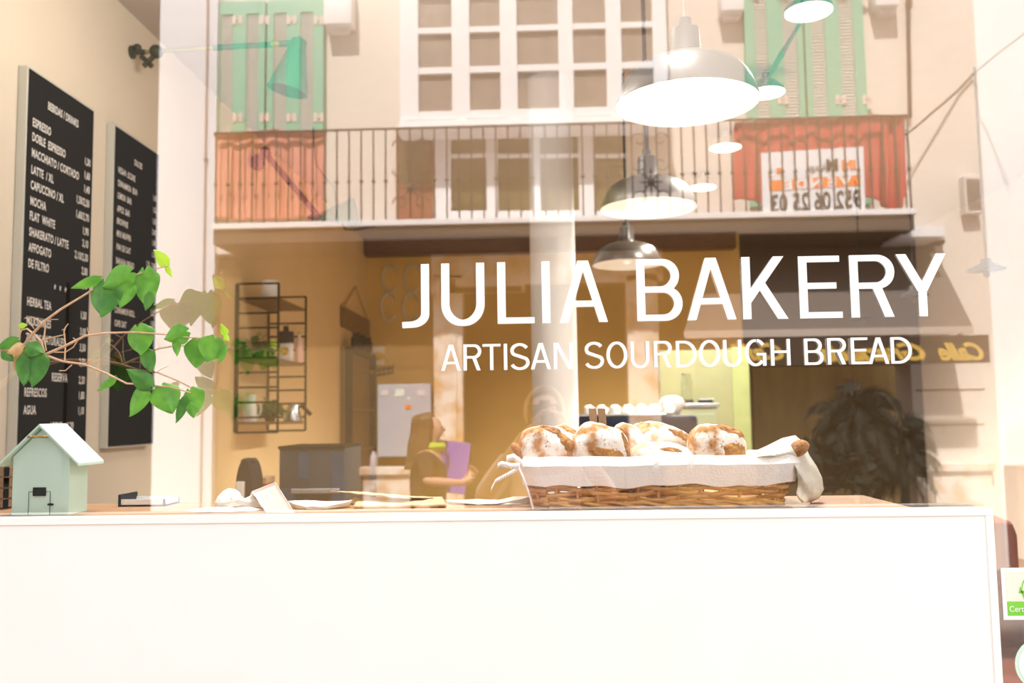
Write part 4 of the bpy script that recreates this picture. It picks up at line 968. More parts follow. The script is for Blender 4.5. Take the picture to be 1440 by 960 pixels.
# wooden tongs behind
t = thing('wooden_tongs', P(842, 592, .31), 'pair of weathered flat wooden tongs standing behind the loaves', 'tongs')
for a, b in (((833, 574), (842, 625)), ((846, 574), (853, 625))):
    A, B = P(*a, .31), P(*b, .30); B.z = ZK + .03; d_ = Vector((.0085, 0, 0))
    MB().add([A - d_, A + d_, B + d_, B - d_] + [p + Vector((0, .008, 0)) for p in (A - d_, A + d_, B + d_, B - d_)], [(0, 1, 2, 3), (7, 6, 5, 4), (0, 4, 5, 1), (1, 5, 6, 2), (2, 6, 7, 3), (3, 7, 4, 0)]).build('blade', 'old_wood', t, bevel=.001)
# ================================================================== the street behind the viewer, seen mirrored in the glass
YF = 7.2
def qb(px0, py0, px1, py1, yv, d):
    """box whose street-facing side stands at y=-yv, d deep away from the shop"""
    a, b = P(px0, (py0 + py1) / 2, yv), P(px1, (py0 + py1) / 2, yv); zt_, zb_ = P((px0 + px1) / 2, py0, yv).z, P((px0 + px1) / 2, py1, yv).z
    return (a.x, -yv - d, zb_), (b.x, -yv, zt_)
def X(px, yv=YF, py=300): return P(px, py, yv).x
def Zq(py, px=780, yv=YF): return P(px, py, yv).z
FX0, FX1 = X(226), X(1386)
st('floor_street', MB().box((-16, -16, -.15), (16, -.02, 0)).build('floor_street', 'asphalt'))
dA, dB, dT = X(650, py=520), X(885, py=520), Zq(398)
sA, sB, sT = X(1060, py=580), X(1284, py=580), Zq(512, 1170)
b = thing('building', ((FX0 + FX1) / 2, -YF - .3, 0), 'cream house front across the street, mirrored in the glass', 'building')
zmid = Zq(352)
MB().box((FX0, -YF - .4, zmid), (FX1, -YF, 9.5)).build('upper_wall', 'facade', b)
m = MB()
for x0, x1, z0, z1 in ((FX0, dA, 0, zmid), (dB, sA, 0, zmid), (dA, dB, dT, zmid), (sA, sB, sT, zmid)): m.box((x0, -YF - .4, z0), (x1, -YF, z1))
m.build('ground_floor_wall', 'facade_low', b)
MB().box((sB, -YF - .4, 0), (FX1, -YF, zmid)).build('corner_wall', 'facade', b)
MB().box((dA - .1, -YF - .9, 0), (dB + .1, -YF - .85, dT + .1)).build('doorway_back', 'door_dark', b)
MB().box((sA - .1, -YF - .7, 0), (sB + .1, -YF - .65, sT + .1)).build('shop_window', 'cafe_inside', b)
g = MB()
for py in (423, 472, 515, 558, 600):
    lo, hi = qb(512, py - 1, 608, py + 1, YF - .004, .004); g.box(lo, hi)
for py in (548, 597): lo, hi = qb(1288, py - 1.2, 1385, py + 1.2, YF - .004, .004); g.box(lo, hi)
g.build('joint_line', 'groove', b)
# stone door surround
for (a0_, a1_) in ((610, 651), (884, 929)):
    lo, hi = qb(a0_, 385, a1_, 700, YF - .06, .10); MB().box((lo[0], lo[1], 0), hi, bev=.006).build('stone_pilaster', 'stone', b)
    lo, hi = qb(a0_ + 9, 392, a1_ - 9, 690, YF - .075, .03); MB().box((lo[0], lo[1], .4), hi, bev=.006).build('pilaster_panel', 'stone', b)
    if a0_ > 700: lo, hi = qb(a0_ - 4, 642, a1_ + 4, 700, YF - .09, .15); MB().box((lo[0], lo[1], 0), hi, bev=.01).build('added_dark_base', 'sign_brown', b)  # dark block added to keep the pilaster's bright reflection off the basket
lo, hi = qb(606, 352, 932, 398, YF - .06, .10); MB().box(lo, hi, bev=.006).build('stone_lintel', 'stone', b)
lo, hi = qb(606, 390, 738, 412, YF - .075, .03); MB().box(lo, hi, bev=.004).build('grille_frame', 'stone', b)
lo, hi = qb(640, 403, 733, 411, YF - .085, .02); MB().box(lo, hi).build('grille', 'sign_brown', b)
for px0, px1, py in ((505, 609, 656), (1286, 1402, 651)):
    lo, hi = qb(px0, py, px1, py + 12, YF - .12, .2); MB().box(lo, hi, bev=.01).build('stone_ledge', 'stone', b)
    MB().box((lo[0] + .03, -YF, 0), (hi[0] - .03, -YF + .08, lo[2]), bev=.01).build('stone_base', 'stone', b)
lo, hi = qb(304, 333, 1330, 347, YF - .16, .2); MB().box(lo, hi, bev=.01).build('moulding', 'slab', b)
lo, hi = qb(304, 347, 1330, 353, YF - .08, .12); MB().box(lo, hi, bev=.01).build('moulding', 'slab_shade', b)  # dark strip painted in as the shadow line under the moulding
lo, hi = qb(1265, 318, 1329, 333, YF - .5, .5); MB().box(lo, hi, bev=.006).build('canopy_box', 'facade_white', b)
# scrolled brackets under the storey above
for px0, px1, py in ((455, 494, 45), (1014, 1046, 26), (1231, 1265, 19)):
    lo, hi = qb(px0, -30, px1, py - 12, YF - .20, .22); m = MB().box(lo, hi, bev=.01)
    lo, hi = qb(px0 + 4, py - 32, px1 - 4, py, YF - .10, .14); m.box(lo, hi, bev=.02)
    c = Q((px0 + px1) / 2, py - 16, YF - .13); w_ = (hi[0] - lo[0])
    m.lathe([(0, -w_ * .5), (.05, -w_ * .5), (.05, w_ * .5), (0, w_ * .5)], 16, Matrix.Rotation(PI / 2, 4, 'Y'), c=c); m.build('bracket', 'facade_white', b, smooth=1)
# pier in front on the left, pipe, neighbours
YPq = 7.1
px_ = (X(220, YPq), X(302.5, YPq))
t = thing('pier', (sum(px_) / 2, -YPq - .6, 0), 'tall white painted wall pier, mirrored left of the green shutters', 'pier')
MB().box((px_[0], -YPq - .1, 0), (px_[1], -YPq, 9.5)).build('shaft', 'pier_paint', t); MB().box((px_[0] - .03, -YPq - .1, 0), (px_[1] + .0, -YPq + .03, .5), bev=.01).build('base', 'slab', t)
x_ = X(287, YPq - .03)
t = thing('drain_pipe', (x_, -YPq + .02, 0), 'thin brown pipe running down the white pier', 'pipe')
MB().tube([(x_, -YPq + .022, 0), (x_, -YPq + .022, 9.4)], .009, 8).build('pipe', 'pipe', t, smooth=1)
for z in (2.2, 4.2, 6.2): MB().box((x_ - .02, -YPq, z), (x_ + .02, -YPq + .035, z + .02)).build('clip', 'rail', t)
t = thing('building', (px_[0] - 2.5, -YPq - .6, 0), 'very dark painted house beyond the white pier', 'building')
MB().box((px_[0] - 8, -YPq - 1.2, 0), (px_[0] - .04, -YPq - .2, 9.5)).build('wall', 'neighbour', t)
for k in range(3): MB().box((px_[0] - 2 - 2 * k, -YPq - .2, 1), (px_[0] - 1 - 2 * k, -YPq - .15, 3)).build('window', 'neighbour', t)
t = thing('building', (FX1 + 3, -YF, 0), 'bright white rendered house at the far right, mirrored', 'building')
MB().box((FX1 + .001, -YF - .8, 0), (FX1 + 9, -YF - .15, 9.5)).build('wall', 'white_house', t)
lo, hi = qb(1400, 655, 1500, 800, YF - .1, .3); MB().box((FX1 + .1, -YF - .2, 0), (FX1 + 6, -YF + .1, hi[2]), bev=.02).build('plinth', 'leather', t)
# pipe, box, cables at the right end
t = thing('drain_pipe', (X(1279), -YF + .05, 4), 'thin dark pipe down the facade above the end of the balcony', 'pipe')
MB().tube([Q(1276, -60, YF - .05), Q(1280, 165, YF - .05)], .02, 8).build('pipe', 'rail', t, smooth=1); MB().box(Q(1273, 4, YF), Q(1283, 10, YF - .08)).build('clip', 'rail', t)
t = thing('cable', Q(1330, 140, YF - .04), 'dark cable slung diagonally from the balcony end to the facade corner', 'cable')
MB().tube([Q(1262, 198, YF - .5), Q(1285, 181, YF - .3), Q(1350, 125, YF - .04), Q(1369, 104, YF - .04)], .011, 6).build('cable', 'rail', t); MB().tube([Q(1369, 104, YF - .04), Q(1400, 78, YF - .3), Q(1450, 40, YF - .8)], .006, 6).build('span', 'board_edge', t)
lo, hi = qb(1357, 246, 1381, 300, YF - .12, .12)
t = thing('meter_box', ((lo[0] + hi[0]) / 2, -YF, lo[2]), 'grey electric box high on the right end of the facade', 'box'); MB().box(lo, hi, bev=.01).build('body', 'slab', t); MB().box((lo[0] + .02, hi[1], lo[2] + .04), (hi[0] - .02, hi[1] + .01, hi[2] - .04), bev=.003).build('lid', 'curtain', t)

# ------------------------------------------------------------------ bay window
yb2_ = 6.85
t = thing('bay_window', (X(750), -YF, Zq(177)), 'white wooden bay window with small panes, mirrored at the top', 'window')
colx = [(588, 635), (660, 703), (727, 785), (806, 852), (874, 918)]; rowy = [(-70, -18), (-10, 34), (42, 90), (99, 152)]
a, e_ = X(562, yb2_, 60), X(938, yb2_, 60); zb_ = Zq(175, 750, yb2_); ztp = Zq(-120, 750, yb2_)
cols = [(X(c0, yb2_, 60), X(c1, yb2_, 60)) for c0, c1 in colx]; rws = [(Zq(r1, 750, yb2_), Zq(r0, 750, yb2_)) for r0, r1 in rowy]
m = MB(); xs = [a] + [v for c in cols for v in c] + [e_]
for i in range(0, len(xs), 2): m.box((xs[i], -yb2_ - .08, zb_), (xs[i + 1], -yb2_, ztp), bev=.006)
zs_ = sorted([zb_, ztp] + [v for r in rws for v in r])
zz = [(zb_, rws[3][0])] + [(rws[i + 1][1], rws[i][0]) for i in range(3)] + [(rws[0][1], ztp)]
for c in cols:
    for z0, z1 in zz: m.box((c[0], -yb2_ - .07, z0), (c[1], -yb2_ - .012, z1))
m.build('frame', 'facade_white', t)
m = MB().box((a, -YF - .01, zb_), (e_, -yb2_ + .06, zb_ + .05), bev=.01).box((a - .03, -YF, zb_ - .035), (e_ + .03, -yb2_ + .09, zb_), bev=.008); m.build('sill', 'facade_white', t)
for x in (a, e_ - .04): MB().box((x, -YF, zb_), (x + .04, -yb2_ - .08, ztp)).build('side_wall', 'facade_white', t)
for c0, c1 in ((562, 646), (648, 716), (720, 795), (798, 862), (866, 938)):
    lo, hi = (X(c0 + 6, yb2_, 60), -yb2_, rws[3][0] - .09), (X(c1 - 6, yb2_, 60), -yb2_ + .012, rws[3][0] - .07); MB().box(lo, hi, bev=.003).build('sash_bead', 'facade_white', t)
MB().box((a + .05, -yb2_ - .3, zb_), (e_ - .05, -yb2_ - .09, ztp)).build('curtain', 'curtain', t)
for c in cols:
    for r in rws: MB().box((c[0], -yb2_ - .06, r[0]), (c[1], -yb2_ - .055, r[1])).build('pane', 'curtain', t)

# ------------------------------------------------------------------ shutters
def shutters(px0, px1, slats, pytop, pybot, hpx, lab):
    ys = YF - .05; x0, x1 = X(px0, ys), X(px1, ys); zt_, z0 = Zq(pytop, (px0 + px1) / 2, ys), Zq(pybot, (px0 + px1) / 2, ys)
    t = thing('window_shutters', ((x0 + x1) / 2, -YF, z0), lab, 'shutters'); mid = (x0 + x1) / 2
    xm = X((slats[1][1] + slats[2][0]) / 2, ys)
    for k, (L, Rr, ss) in enumerate(((x0, xm - .01, slats[:2]), (xm + .01, x1, slats[2:]))):
        m = MB(); xs = [L] + [X(v, ys) for s in ss for v in s] + [Rr]
        for i in range(0, len(xs), 2): m.box((xs[i], -YF, z0), (xs[i + 1], -ys + .03, zt_), bev=.005)
        zs0 = zt_ - .14
        for i in range(1, len(xs) - 1, 2): m.box((xs[i], -YF, zs0), (xs[i + 1], -ys + .03, zt_)).box((xs[i], -YF, z0), (xs[i + 1], -ys + .03, z0 + .12))
        lf = m.build('shutter_leaf', 'shutter_frame', t)
        s_ = MB(); n = 70
        for i in range(1, len(xs) - 1, 2):
            for j in range(n):
                z = z0 + .12 + (zs0 - z0 - .12) * j / n; hgt = (zs0 - z0 - .12) / n
                s_.add([(xs[i], -ys + .02, z), (xs[i + 1], -ys + .02, z), (xs[i + 1], -ys + .002, z + hgt * .86), (xs[i], -ys + .002, z + hgt * .86)], [(0, 1, 2, 3)])
        s_.build('louvres', 'shutter_slat', lf, solid=.002)
        for hx in hpx[2 * k:2 * k + 2]:
            for py in hpx[4:]:
                c = Q(hx, py, ys - .035); h = MB().box((c.x - .05, c.y - .003, c.z - .045), (c.x - .012, c.y + .004, c.z + .045)).box((c.x + .012, c.y - .003, c.z - .045), (c.x + .05, c.y + .004, c.z + .045)).box((c.x - .02, c.y - .003, c.z - .012), (c.x + .02, c.y + .004, c.z + .012)); h.build('hinge', 'pale_shirt', lf)
shutters(306, 455, [(308, 326), (345, 362), (384, 402), (422, 440)], 2, 305, (334, 372, 410, 448, 28, 165), 'pale green louvred shutters left of the bay window, behind the pink cloth')
shutters(1056, 1226, [(1070, 1088), (1110, 1130), (1150, 1170), (1191, 1211)], -60, 290, (1060, 1101, 1182, 1220, -6, 140), 'green louvred shutters above the red cloth and the sale banner')

# ------------------------------------------------------------------ balcony
yB = 6.5; bx0, bx1 = X(300, yB), X(1285, yB, 295); zsl = Zq(320, 780, yB) ; zsl = (P(460, 317, yB).z + P(1270, 296, yB).z) / 2
zr_ = (P(500, 180, yB).z + P(1270, 163, yB).z) / 2
t = thing('balcony', ((bx0 + bx1) / 2, -YF, zsl - .16), 'long balcony with a thin iron railing, mirrored across the middle of the glass', 'balcony')
MB().box((bx0, -YF, zsl - .03), (bx1 + .02, -yB + .03, zsl + .025), bev=.006).build('slab', 'facade_white', t)
MB().box((bx0, -YF, zsl - .17), (bx1 - .0, -yB, zsl - .031), bev=.006).build('soffit', 'slab_shade', t)
MB().box((bx0, -yB - .018, zr_ - .012), (bx1, -yB + .018, zr_)).box((bx1 - .03, -YF, zr_ - .012), (bx1, -yB, zr_)).build('handrail', 'rail', t)
n = 56
br_ = MB().tube([(0, 0, 0), (0, 0, zr_ - zsl - .03)], .0085, 6).ball((0, 0, (zr_ - zsl) * .42), .022, 1, 1, .8, 8, 6).build('baluster', 'rail', None, local=True)
first = True
for k in range(n + 1):
    o = br_ if first else br_.copy(); 
    if not first: COL.objects.link(o)
    first = False; o.parent = t; o.location = Vector((bx0 + .02 + (bx1 - bx0 - .04) * k / n, -yB, zsl + .02)) - t.location
for k in range(1, 6):
    o = br_.copy(); COL.objects.link(o); o.parent = t; o.location = Vector((bx1 - .015, -yB - (YF - yB) * k / 6, zsl + .02)) - t.location
def scroll(px, key='rail'):
    m = MB(); x = X(px, yB, 250); H = zr_ - zsl
    for s in (-1, 1):
        for cz, sg in ((.80, 1), (.55, -1), (.2, 1)):
            pts = [(x + s * (.10 + (.075 - .005 * i * .7) * math.cos(i * .42)), -yB + .02, zsl + H * cz + sg * (.075 - .005 * i * .7) * math.sin(i * .42)) for i in range(15)]
            m.tube(pts, .007, 5)
    for k in range(8):
        a = k * PI / 4; m.tube([(x, -yB + .02, zsl + H * .36), (x + .11 * math.cos(a), -yB + .02, zsl + H * .36 + .13 * math.sin(a))], [.016, .005], 6)
    m.ball((x, -yB + .02, zsl + H * .36), .035); m.build('scrollwork', key, t)
for px in (578, 915): scroll(px)
# balcony door behind the railing
yd = YF - .03
t = thing('balcony_door', (X(715, yd), -YF, zsl), 'white framed glass doors with a brown leaf behind the balcony railing', 'door')
lo, hi = qb(557, 180, 608, 316, yd, .03); hi = (hi[0], hi[1], Zq(178, 720, yd)); MB().box((lo[0], lo[1], zsl), hi).build('wood_leaf', 'pot', t)
lo, hi = qb(562, 176, 604, 258, yd - .01, .01); MB().box(lo, hi).build('upper_pane', 'dim_glass', t)
for a_, b_ in ((610, 634), (684, 700), (814, 835), (748, 760)):
    lo, hi = qb(a_, 190, b_, 316, yd - .03, .06); MB().box((lo[0], lo[1], zsl), (hi[0], hi[1], hi[2] + .35), bev=.006).build('post', 'facade_white', t)
for a_, b_ in ((634, 684), (700, 748), (760, 814), (835, 880)):
    lo, hi = qb(a_, 170, b_, 297, yd, .03); MB().box((lo[0], lo[1], lo[2]), (hi[0], hi[1], hi[2] + .3)).build('pane', 'dim_glass', t)
    MB().box((lo[0], lo[1] - .0, zsl), (hi[0], hi[1] + .03, lo[2]), bev=.005).build('kick_board', 'facade_white', t)
    lo, hi = qb(a_, 216, b_, 222, yd - .012, .02); MB().box(lo, hi).build('glazing_bar', 'facade_white', t)
# cloths on the railing
def cloth(px0, px1, top, botf, yv, key, lab, amp=.05, fr=26, seed=0, nm='cloth'):
    def fn(a, b_):
        px = px0 + (px1 - px0) * a; ty = top(a); by = botf(a); p = Q(px, ty + (by - ty) * b_, yv)
        return p + Vector((0, -amp * (.35 + .65 * b_) * (math.sin(a * fr + seed) + .5 * math.sin(a * fr * 2.3 + b_ * 2)) - amp * 1.5 + (.05 if b_ < .04 else 0), 0))
    o = MB().grid(fn, 120, 24).build(nm, key, smooth=1, solid=.004); return tag(o, lab, 'cloth')
cloth(300, 457, lambda a: 186 - 3 * a + 1.5 * math.sin(a * 9), lambda a: 306 + 3 * math.sin(a * 4), yB + .05, 'pink_cloth', 'faded pink-red cloth covering the left end of the balcony railing', .02, 30, 1)
cloth(1034, 1275, lambda a: 170 - 9 * a + 2 * math.sin(a * 14), lambda a: 277 + 6 * math.sin(a * 7) if a < .7 else 282 + 6 * math.sin(a * 30), yB + .06, 'red_cloth', 'bright red cloth draped behind the railing at the right end of the balcony', .04, 34, 2)
o = cloth(1244, 1276, lambda a: 163, lambda a: 284 + 8 * math.sin(a * 3), yB - .02, 'red_cloth', 'bunched red cloth hanging over the far right corner of the railing', .05, 9, 4)
# banner
t = thing('sale_banner', Q(1143, 300, yB + .04), 'white for-sale banner with orange squares and a phone number behind the railing', 'banner')
A, B_, C_, D_ = [Q(x, y, yB + .035) for x, y in ((1070, 215), (1214, 206), (1217, 297), (1073, 303))]
MB().add([A, B_, C_, D_] + [p - Vector((0, .006, 0)) for p in (A, B_, C_, D_)], [(0, 1, 2, 3), (7, 6, 5, 4), (0, 4, 5, 1), (1, 5, 6, 2), (2, 6, 7, 3), (3, 7, 4, 0)]).build('sheet', 'banner', t)
rt = (A - B_).normalized(); up = (B_ - C_).normalized(); W_ = (A - B_).length; Hb = (B_ - C_).length; O_ = C_ + Vector((0, .004, 0))
def btxt(txt, x, z, h, key, sx=1, bold=.02, nm='lettering'):
    vs, fs = text_mb(txt, h * Hb, O_ + rt * x * W_ + up * z * Hb, rt, up, sx=sx, bold=bold, thick=.004); MB().add(vs, fs).build(nm, key, t)
btxt('iN', .08, .66, .14, 'orange', 1.1, .05); btxt('M', .25, .66, .17, 'banner_black', 1.0, .05); btxt('álaga', .37, .67, .11, 'banner_black', 1.0, 0); btxt('s', .80, .67, .11, 'orange', 1.5, .04)
p0 = O_ + rt * (.04 * W_) + up * (.40 * Hb); p1 = O_ + rt * (.93 * W_) + up * (.56 * Hb)
m = MB(); dv = Vector((0, .002, 0)); q4 = [O_ + rt * a_ * W_ + up * c_ * Hb + dv for a_, c_ in ((.04, .40), (.93, .40), (.93, .56), (.04, .56))]
m.add(q4, [(0, 1, 2, 3)]).build('orange_bar', 'orange', t)
for ch, xx in (('V', .135), ('E', .275), ('N', .405), ('D', .555), ('E', .70)): btxt(ch, xx, .41, .14, 'banner', 1.3, .045)
btxt('952 06 25 03', .04, .07, .27, 'banner_black', .66, .02)
# things on the balcony top corner: none; awning and cafe sign below
yA = 6.65
A0, A1 = Q(1000, 352, YF - .02), Q(1312, 346, YF - .02); A0.z = A1.z = (A0.z + A1.z) / 2
B0, B1 = Q(962, 472, yA), Q(1368, 458, yA); B0.z = B1.z = (B0.z + B1.z) / 2 + .02
t = thing('awning', ((B0.x + B1.x) / 2, -YF, B0.z), 'grey-brown canvas awning over the cafe front, mirrored behind the big letters', 'awning')
MB().add([A0, A1, B1, B0, A0 - Vector((0, 0, .03)), A1 - Vector((0, 0, .03)), B1 - Vector((0, 0, .03)), B0 - Vector((0, 0, .03))], [(0, 1, 2, 3), (7, 6, 5, 4), (0, 3, 7, 4), (1, 5, 6, 2), (0, 4, 5, 1)]).build('canvas', 'awning', t)
MB().box((B0.x, B0.y - .02, B0.z - .07), (B1.x, B0.y + .02, B0.z + .0)).build('front_bar', 'awning_trim', t)
for x, xx in ((A0.x + .1, B0.x + .05), (A1.x - .1, B1.x - .05)): MB().tube([(x, -YF, B0.z - .25), (xx, B0.y, B0.z - .03)], .015, 6).build('arm', 'awning_trim', t)
lo, hi = qb(985, 474, 1392, 513, 6.60, .03)
t = thing('cafe_sign', ((lo[0] + hi[0]) / 2, -YF, lo[2]), 'dark brown fascia with gold script letters under the awning, mirrored', 'sign')
MB().box(lo, hi, bev=.004).build('board', 'sign_brown', t)
def gtxt(txt, px, h, sx): 
    o_ = Q(px, 505, 6.595); vs, fs = text_mb(txt, h, o_, (-1, 0, 0), (0, 0, 1), sx=sx, bold=.035, shear=.5, space=.95, thick=.004); MB().add(vs, fs).build('script_lettering', 'gold', t)
gtxt('Calle', 1388, .155, .95); gtxt('Granada', 1308, .155, 1.35); gtxt('Café', 1108, .15, 1.2)
# palm in the shop doorway
def palm(cx, cz, yv, n, L, lab, nm='palm'):
    c = Vector((cx, -yv, 0)); t = thing(nm, c, lab, 'plant'); R = random.Random(n)
    MB().lathe([(0, 0), (.16, 0), (.22, .40), (.20, .40), (.15, .35), (0, .35)], 24, c=c).build('pot', 'pot', t, smooth=1)
    MB().tube([c + Vector((0, 0, .3)), c + Vector((.03, 0, cz * .6)), c + Vector((0, 0, cz))], [.05, .04, .03], 8).build('trunk', 'palm', t)
    for k in range(n):
        a = 2 * PI * k / n * 1.618 * 2 + R.uniform(-.3, .3); el = R.uniform(-.5, 1.25); LL = L * R.uniform(.75, 1.15); dx_, dy_ = math.cos(a), math.sin(a) * .45; m = MB(); pts = []
        c0 = c + Vector((0, 0, cz * R.uniform(.72, 1.0)))
        for i in range(13):
            s = i / 12; pts.append(c0 + Vector((dx_ * LL * s * math.cos(el * .6), dy_ * LL * s, LL * (math.sin(el) * s * 1.2 - .8 * s * s))))
        m.tube(pts, [.010 - .0007 * i for i in range(13)], 5)
        for i in range(2, 13):
            for sg in (-1, 1):
                for q in (0, .33, .66):
                    p = pts[i].lerp(pts[i - 1], q); ax_ = (pts[i] - pts[i - 1]).normalized(); sd = ax_.cross(Vector((R.uniform(-.3, .3), 1, R.uniform(-.4, .4)))).normalized() * sg
                    tip = p + sd * .13 * (1.2 - i / 13) + ax_ * .10 + Vector((0, R.uniform(-.03, .03), -.05)); b_ = ax_ * .014
                    m.add([p - b_, p + b_, tip], [(0, 1, 2)])
        m.build('frond', 'palm', t)
palm(X(1205, 6.6, 600), 1.66, 6.55, 30, .50, 'dark feathery palm in a pot in front of the shop window, mirrored')
palm(X(1262, 6.9, 600), 1.38, 6.85, 24, .36, 'second dark palm nearer the right jamb of the shop window, mirrored')
bush('potted_shrub', Vector((X(1172, 6.6, 650), -6.7, .85)), .42, 900, 'dark rounded shrub left of the palm, mirrored low behind the basket end', 'palm', .16, pot=False)
MB().lathe([(0, 0), (.18, 0), (.24, .45), (.2, .45), (.2, .75), (0, .75)], 20, c=(X(1172, 6.6, 650), -6.7, 0)).build('planter', 'pot', bpy.data.objects['potted_shrub'], smooth=1)
# grey cabinet with stickers
lo, hi = qb(531, 540, 606, 642, YF - .10, .10)
t = thing('wall_cabinet', ((lo[0] + hi[0]) / 2, -YF, lo[2]), 'light grey metal wall cabinet with small stickers behind the woman', 'cabinet')
MB().box(lo, hi, bev=.008).build('body', 'grey_metal', t)
for px, py, r_, k_ in ((574, 572, .028, 'orange'), (562, 552, .045, 'cert_pale'), (541, 552, .035, 'slab'), (592, 552, .035, 'slab'), (575, 560, .015, 'vinyl')):
    c = Q(px, py, YF - .102); MB().box((c.x - r_, c.y - .001, c.z - r_ * .8), (c.x + r_, c.y + .003, c.z + r_ * .8), bev=.001).build('decal', k_, t)
c = Q(526, 655, YF - .06)
t = thing('bottle', c, 'small pinkish bottle standing on the stone ledge left of the woman', 'bottle')
MB().lathe([(0, 0), (.035, 0), (.038, .02), (.036, .10), (.018, .13), (.018, .15), (0, .15)], 16, c=c).build('body', 'pale_shirt', t, smooth=1); MB().lathe([(.02, .15), (.02, .17), (0, .17)], 12, c=c).build('cap', 'sign_brown', t)
# ================================================================== people
def skin_mesh(verts, edges, radii, root, sub=2):
    me = bpy.data.meshes.new('s'); me.from_pydata([tuple(v_) for v_ in verts], edges, []); o = bpy.data.objects.new('s', me); COL.objects.link(o)
    mo = o.modifiers.new('skin', 'SKIN'); mo.use_smooth_shade = True; mo.use_x_symmetry = False
    for i, r in enumerate(radii):
        q = me.skin_vertices[0].data[i]; q.radius = (r if isinstance(r, tuple) else (r, r)); q.use_root = (i == root)
    s = o.modifiers.new('sub', 'SUBSURF'); s.levels = sub; s.render_levels = sub
    dg = bpy.context.evaluated_depsgraph_get(); dg.update()
    out = bpy.data.meshes.new_from_object(o.evaluated_get(dg)); vs = [q.co.copy() for q in out.vertices]; fs = [list(p.vertices) for p in out.polygons]
    bpy.data.objects.remove(o); bpy.data.meshes.remove(me); bpy.data.meshes.remove(out); return vs, fs
class Fig:
    """joints given in a body frame: x right-hand side forward = f, z up; placed by origin + heading"""
    def __init__(s, org, head): s.o = Vector(org); s.r = Matrix.Rotation(head, 4, 'Z'); s.n = {}; s.e = []; s.rad = []; s.v = []
    def j(s, nm, p, r, to=None):
        s.n[nm] = len(s.v); s.v.append(s.o + (s.r @ Vector(p))); s.rad.append(r)
        if to: s.e.append((s.n[to], s.n[nm]))
    def w(s, p): return s.o + (s.r @ Vector(p))
def hand(F, side, wrist, palm_c, fdir, curl, pre):
    """palm and five unequal fingers from a wrist joint; fdir = finger direction, curl = direction they bend"""
    fd = Vector(fdir).normalized(); cu = Vector(curl).normalized(); sd = fd.cross(cu).normalized() * side
    p = Vector(palm_c); F.j(pre + 'palm', p, (.026, .016), wrist); F.j(pre + 'kn', p + fd * .035, (.028, .013), pre + 'palm')
    for k, (off, ln) in enumerate(((-.030, .072), (-.010, .080), (.010, .075), (.029, .058))):
        b = p + fd * .048 + sd * off; F.j(pre + 'f%d' % k, b, .0088, pre + 'kn'); F.j(pre + 'g%d' % k, b + fd * ln * .45 + cu * ln * .15, .0082, pre + 'f%d' % k); F.j(pre + 'h%d' % k, b + fd * ln * .65 + cu * ln * .6, .0072, pre + 'g%d' % k)
    F.j(pre + 't0', p - sd * .03 + fd * .01 + cu * .01, .011, pre + 'palm'); F.j(pre + 't1', p - sd * .045 + fd * .04 + cu * .03, .0095, pre + 't0')
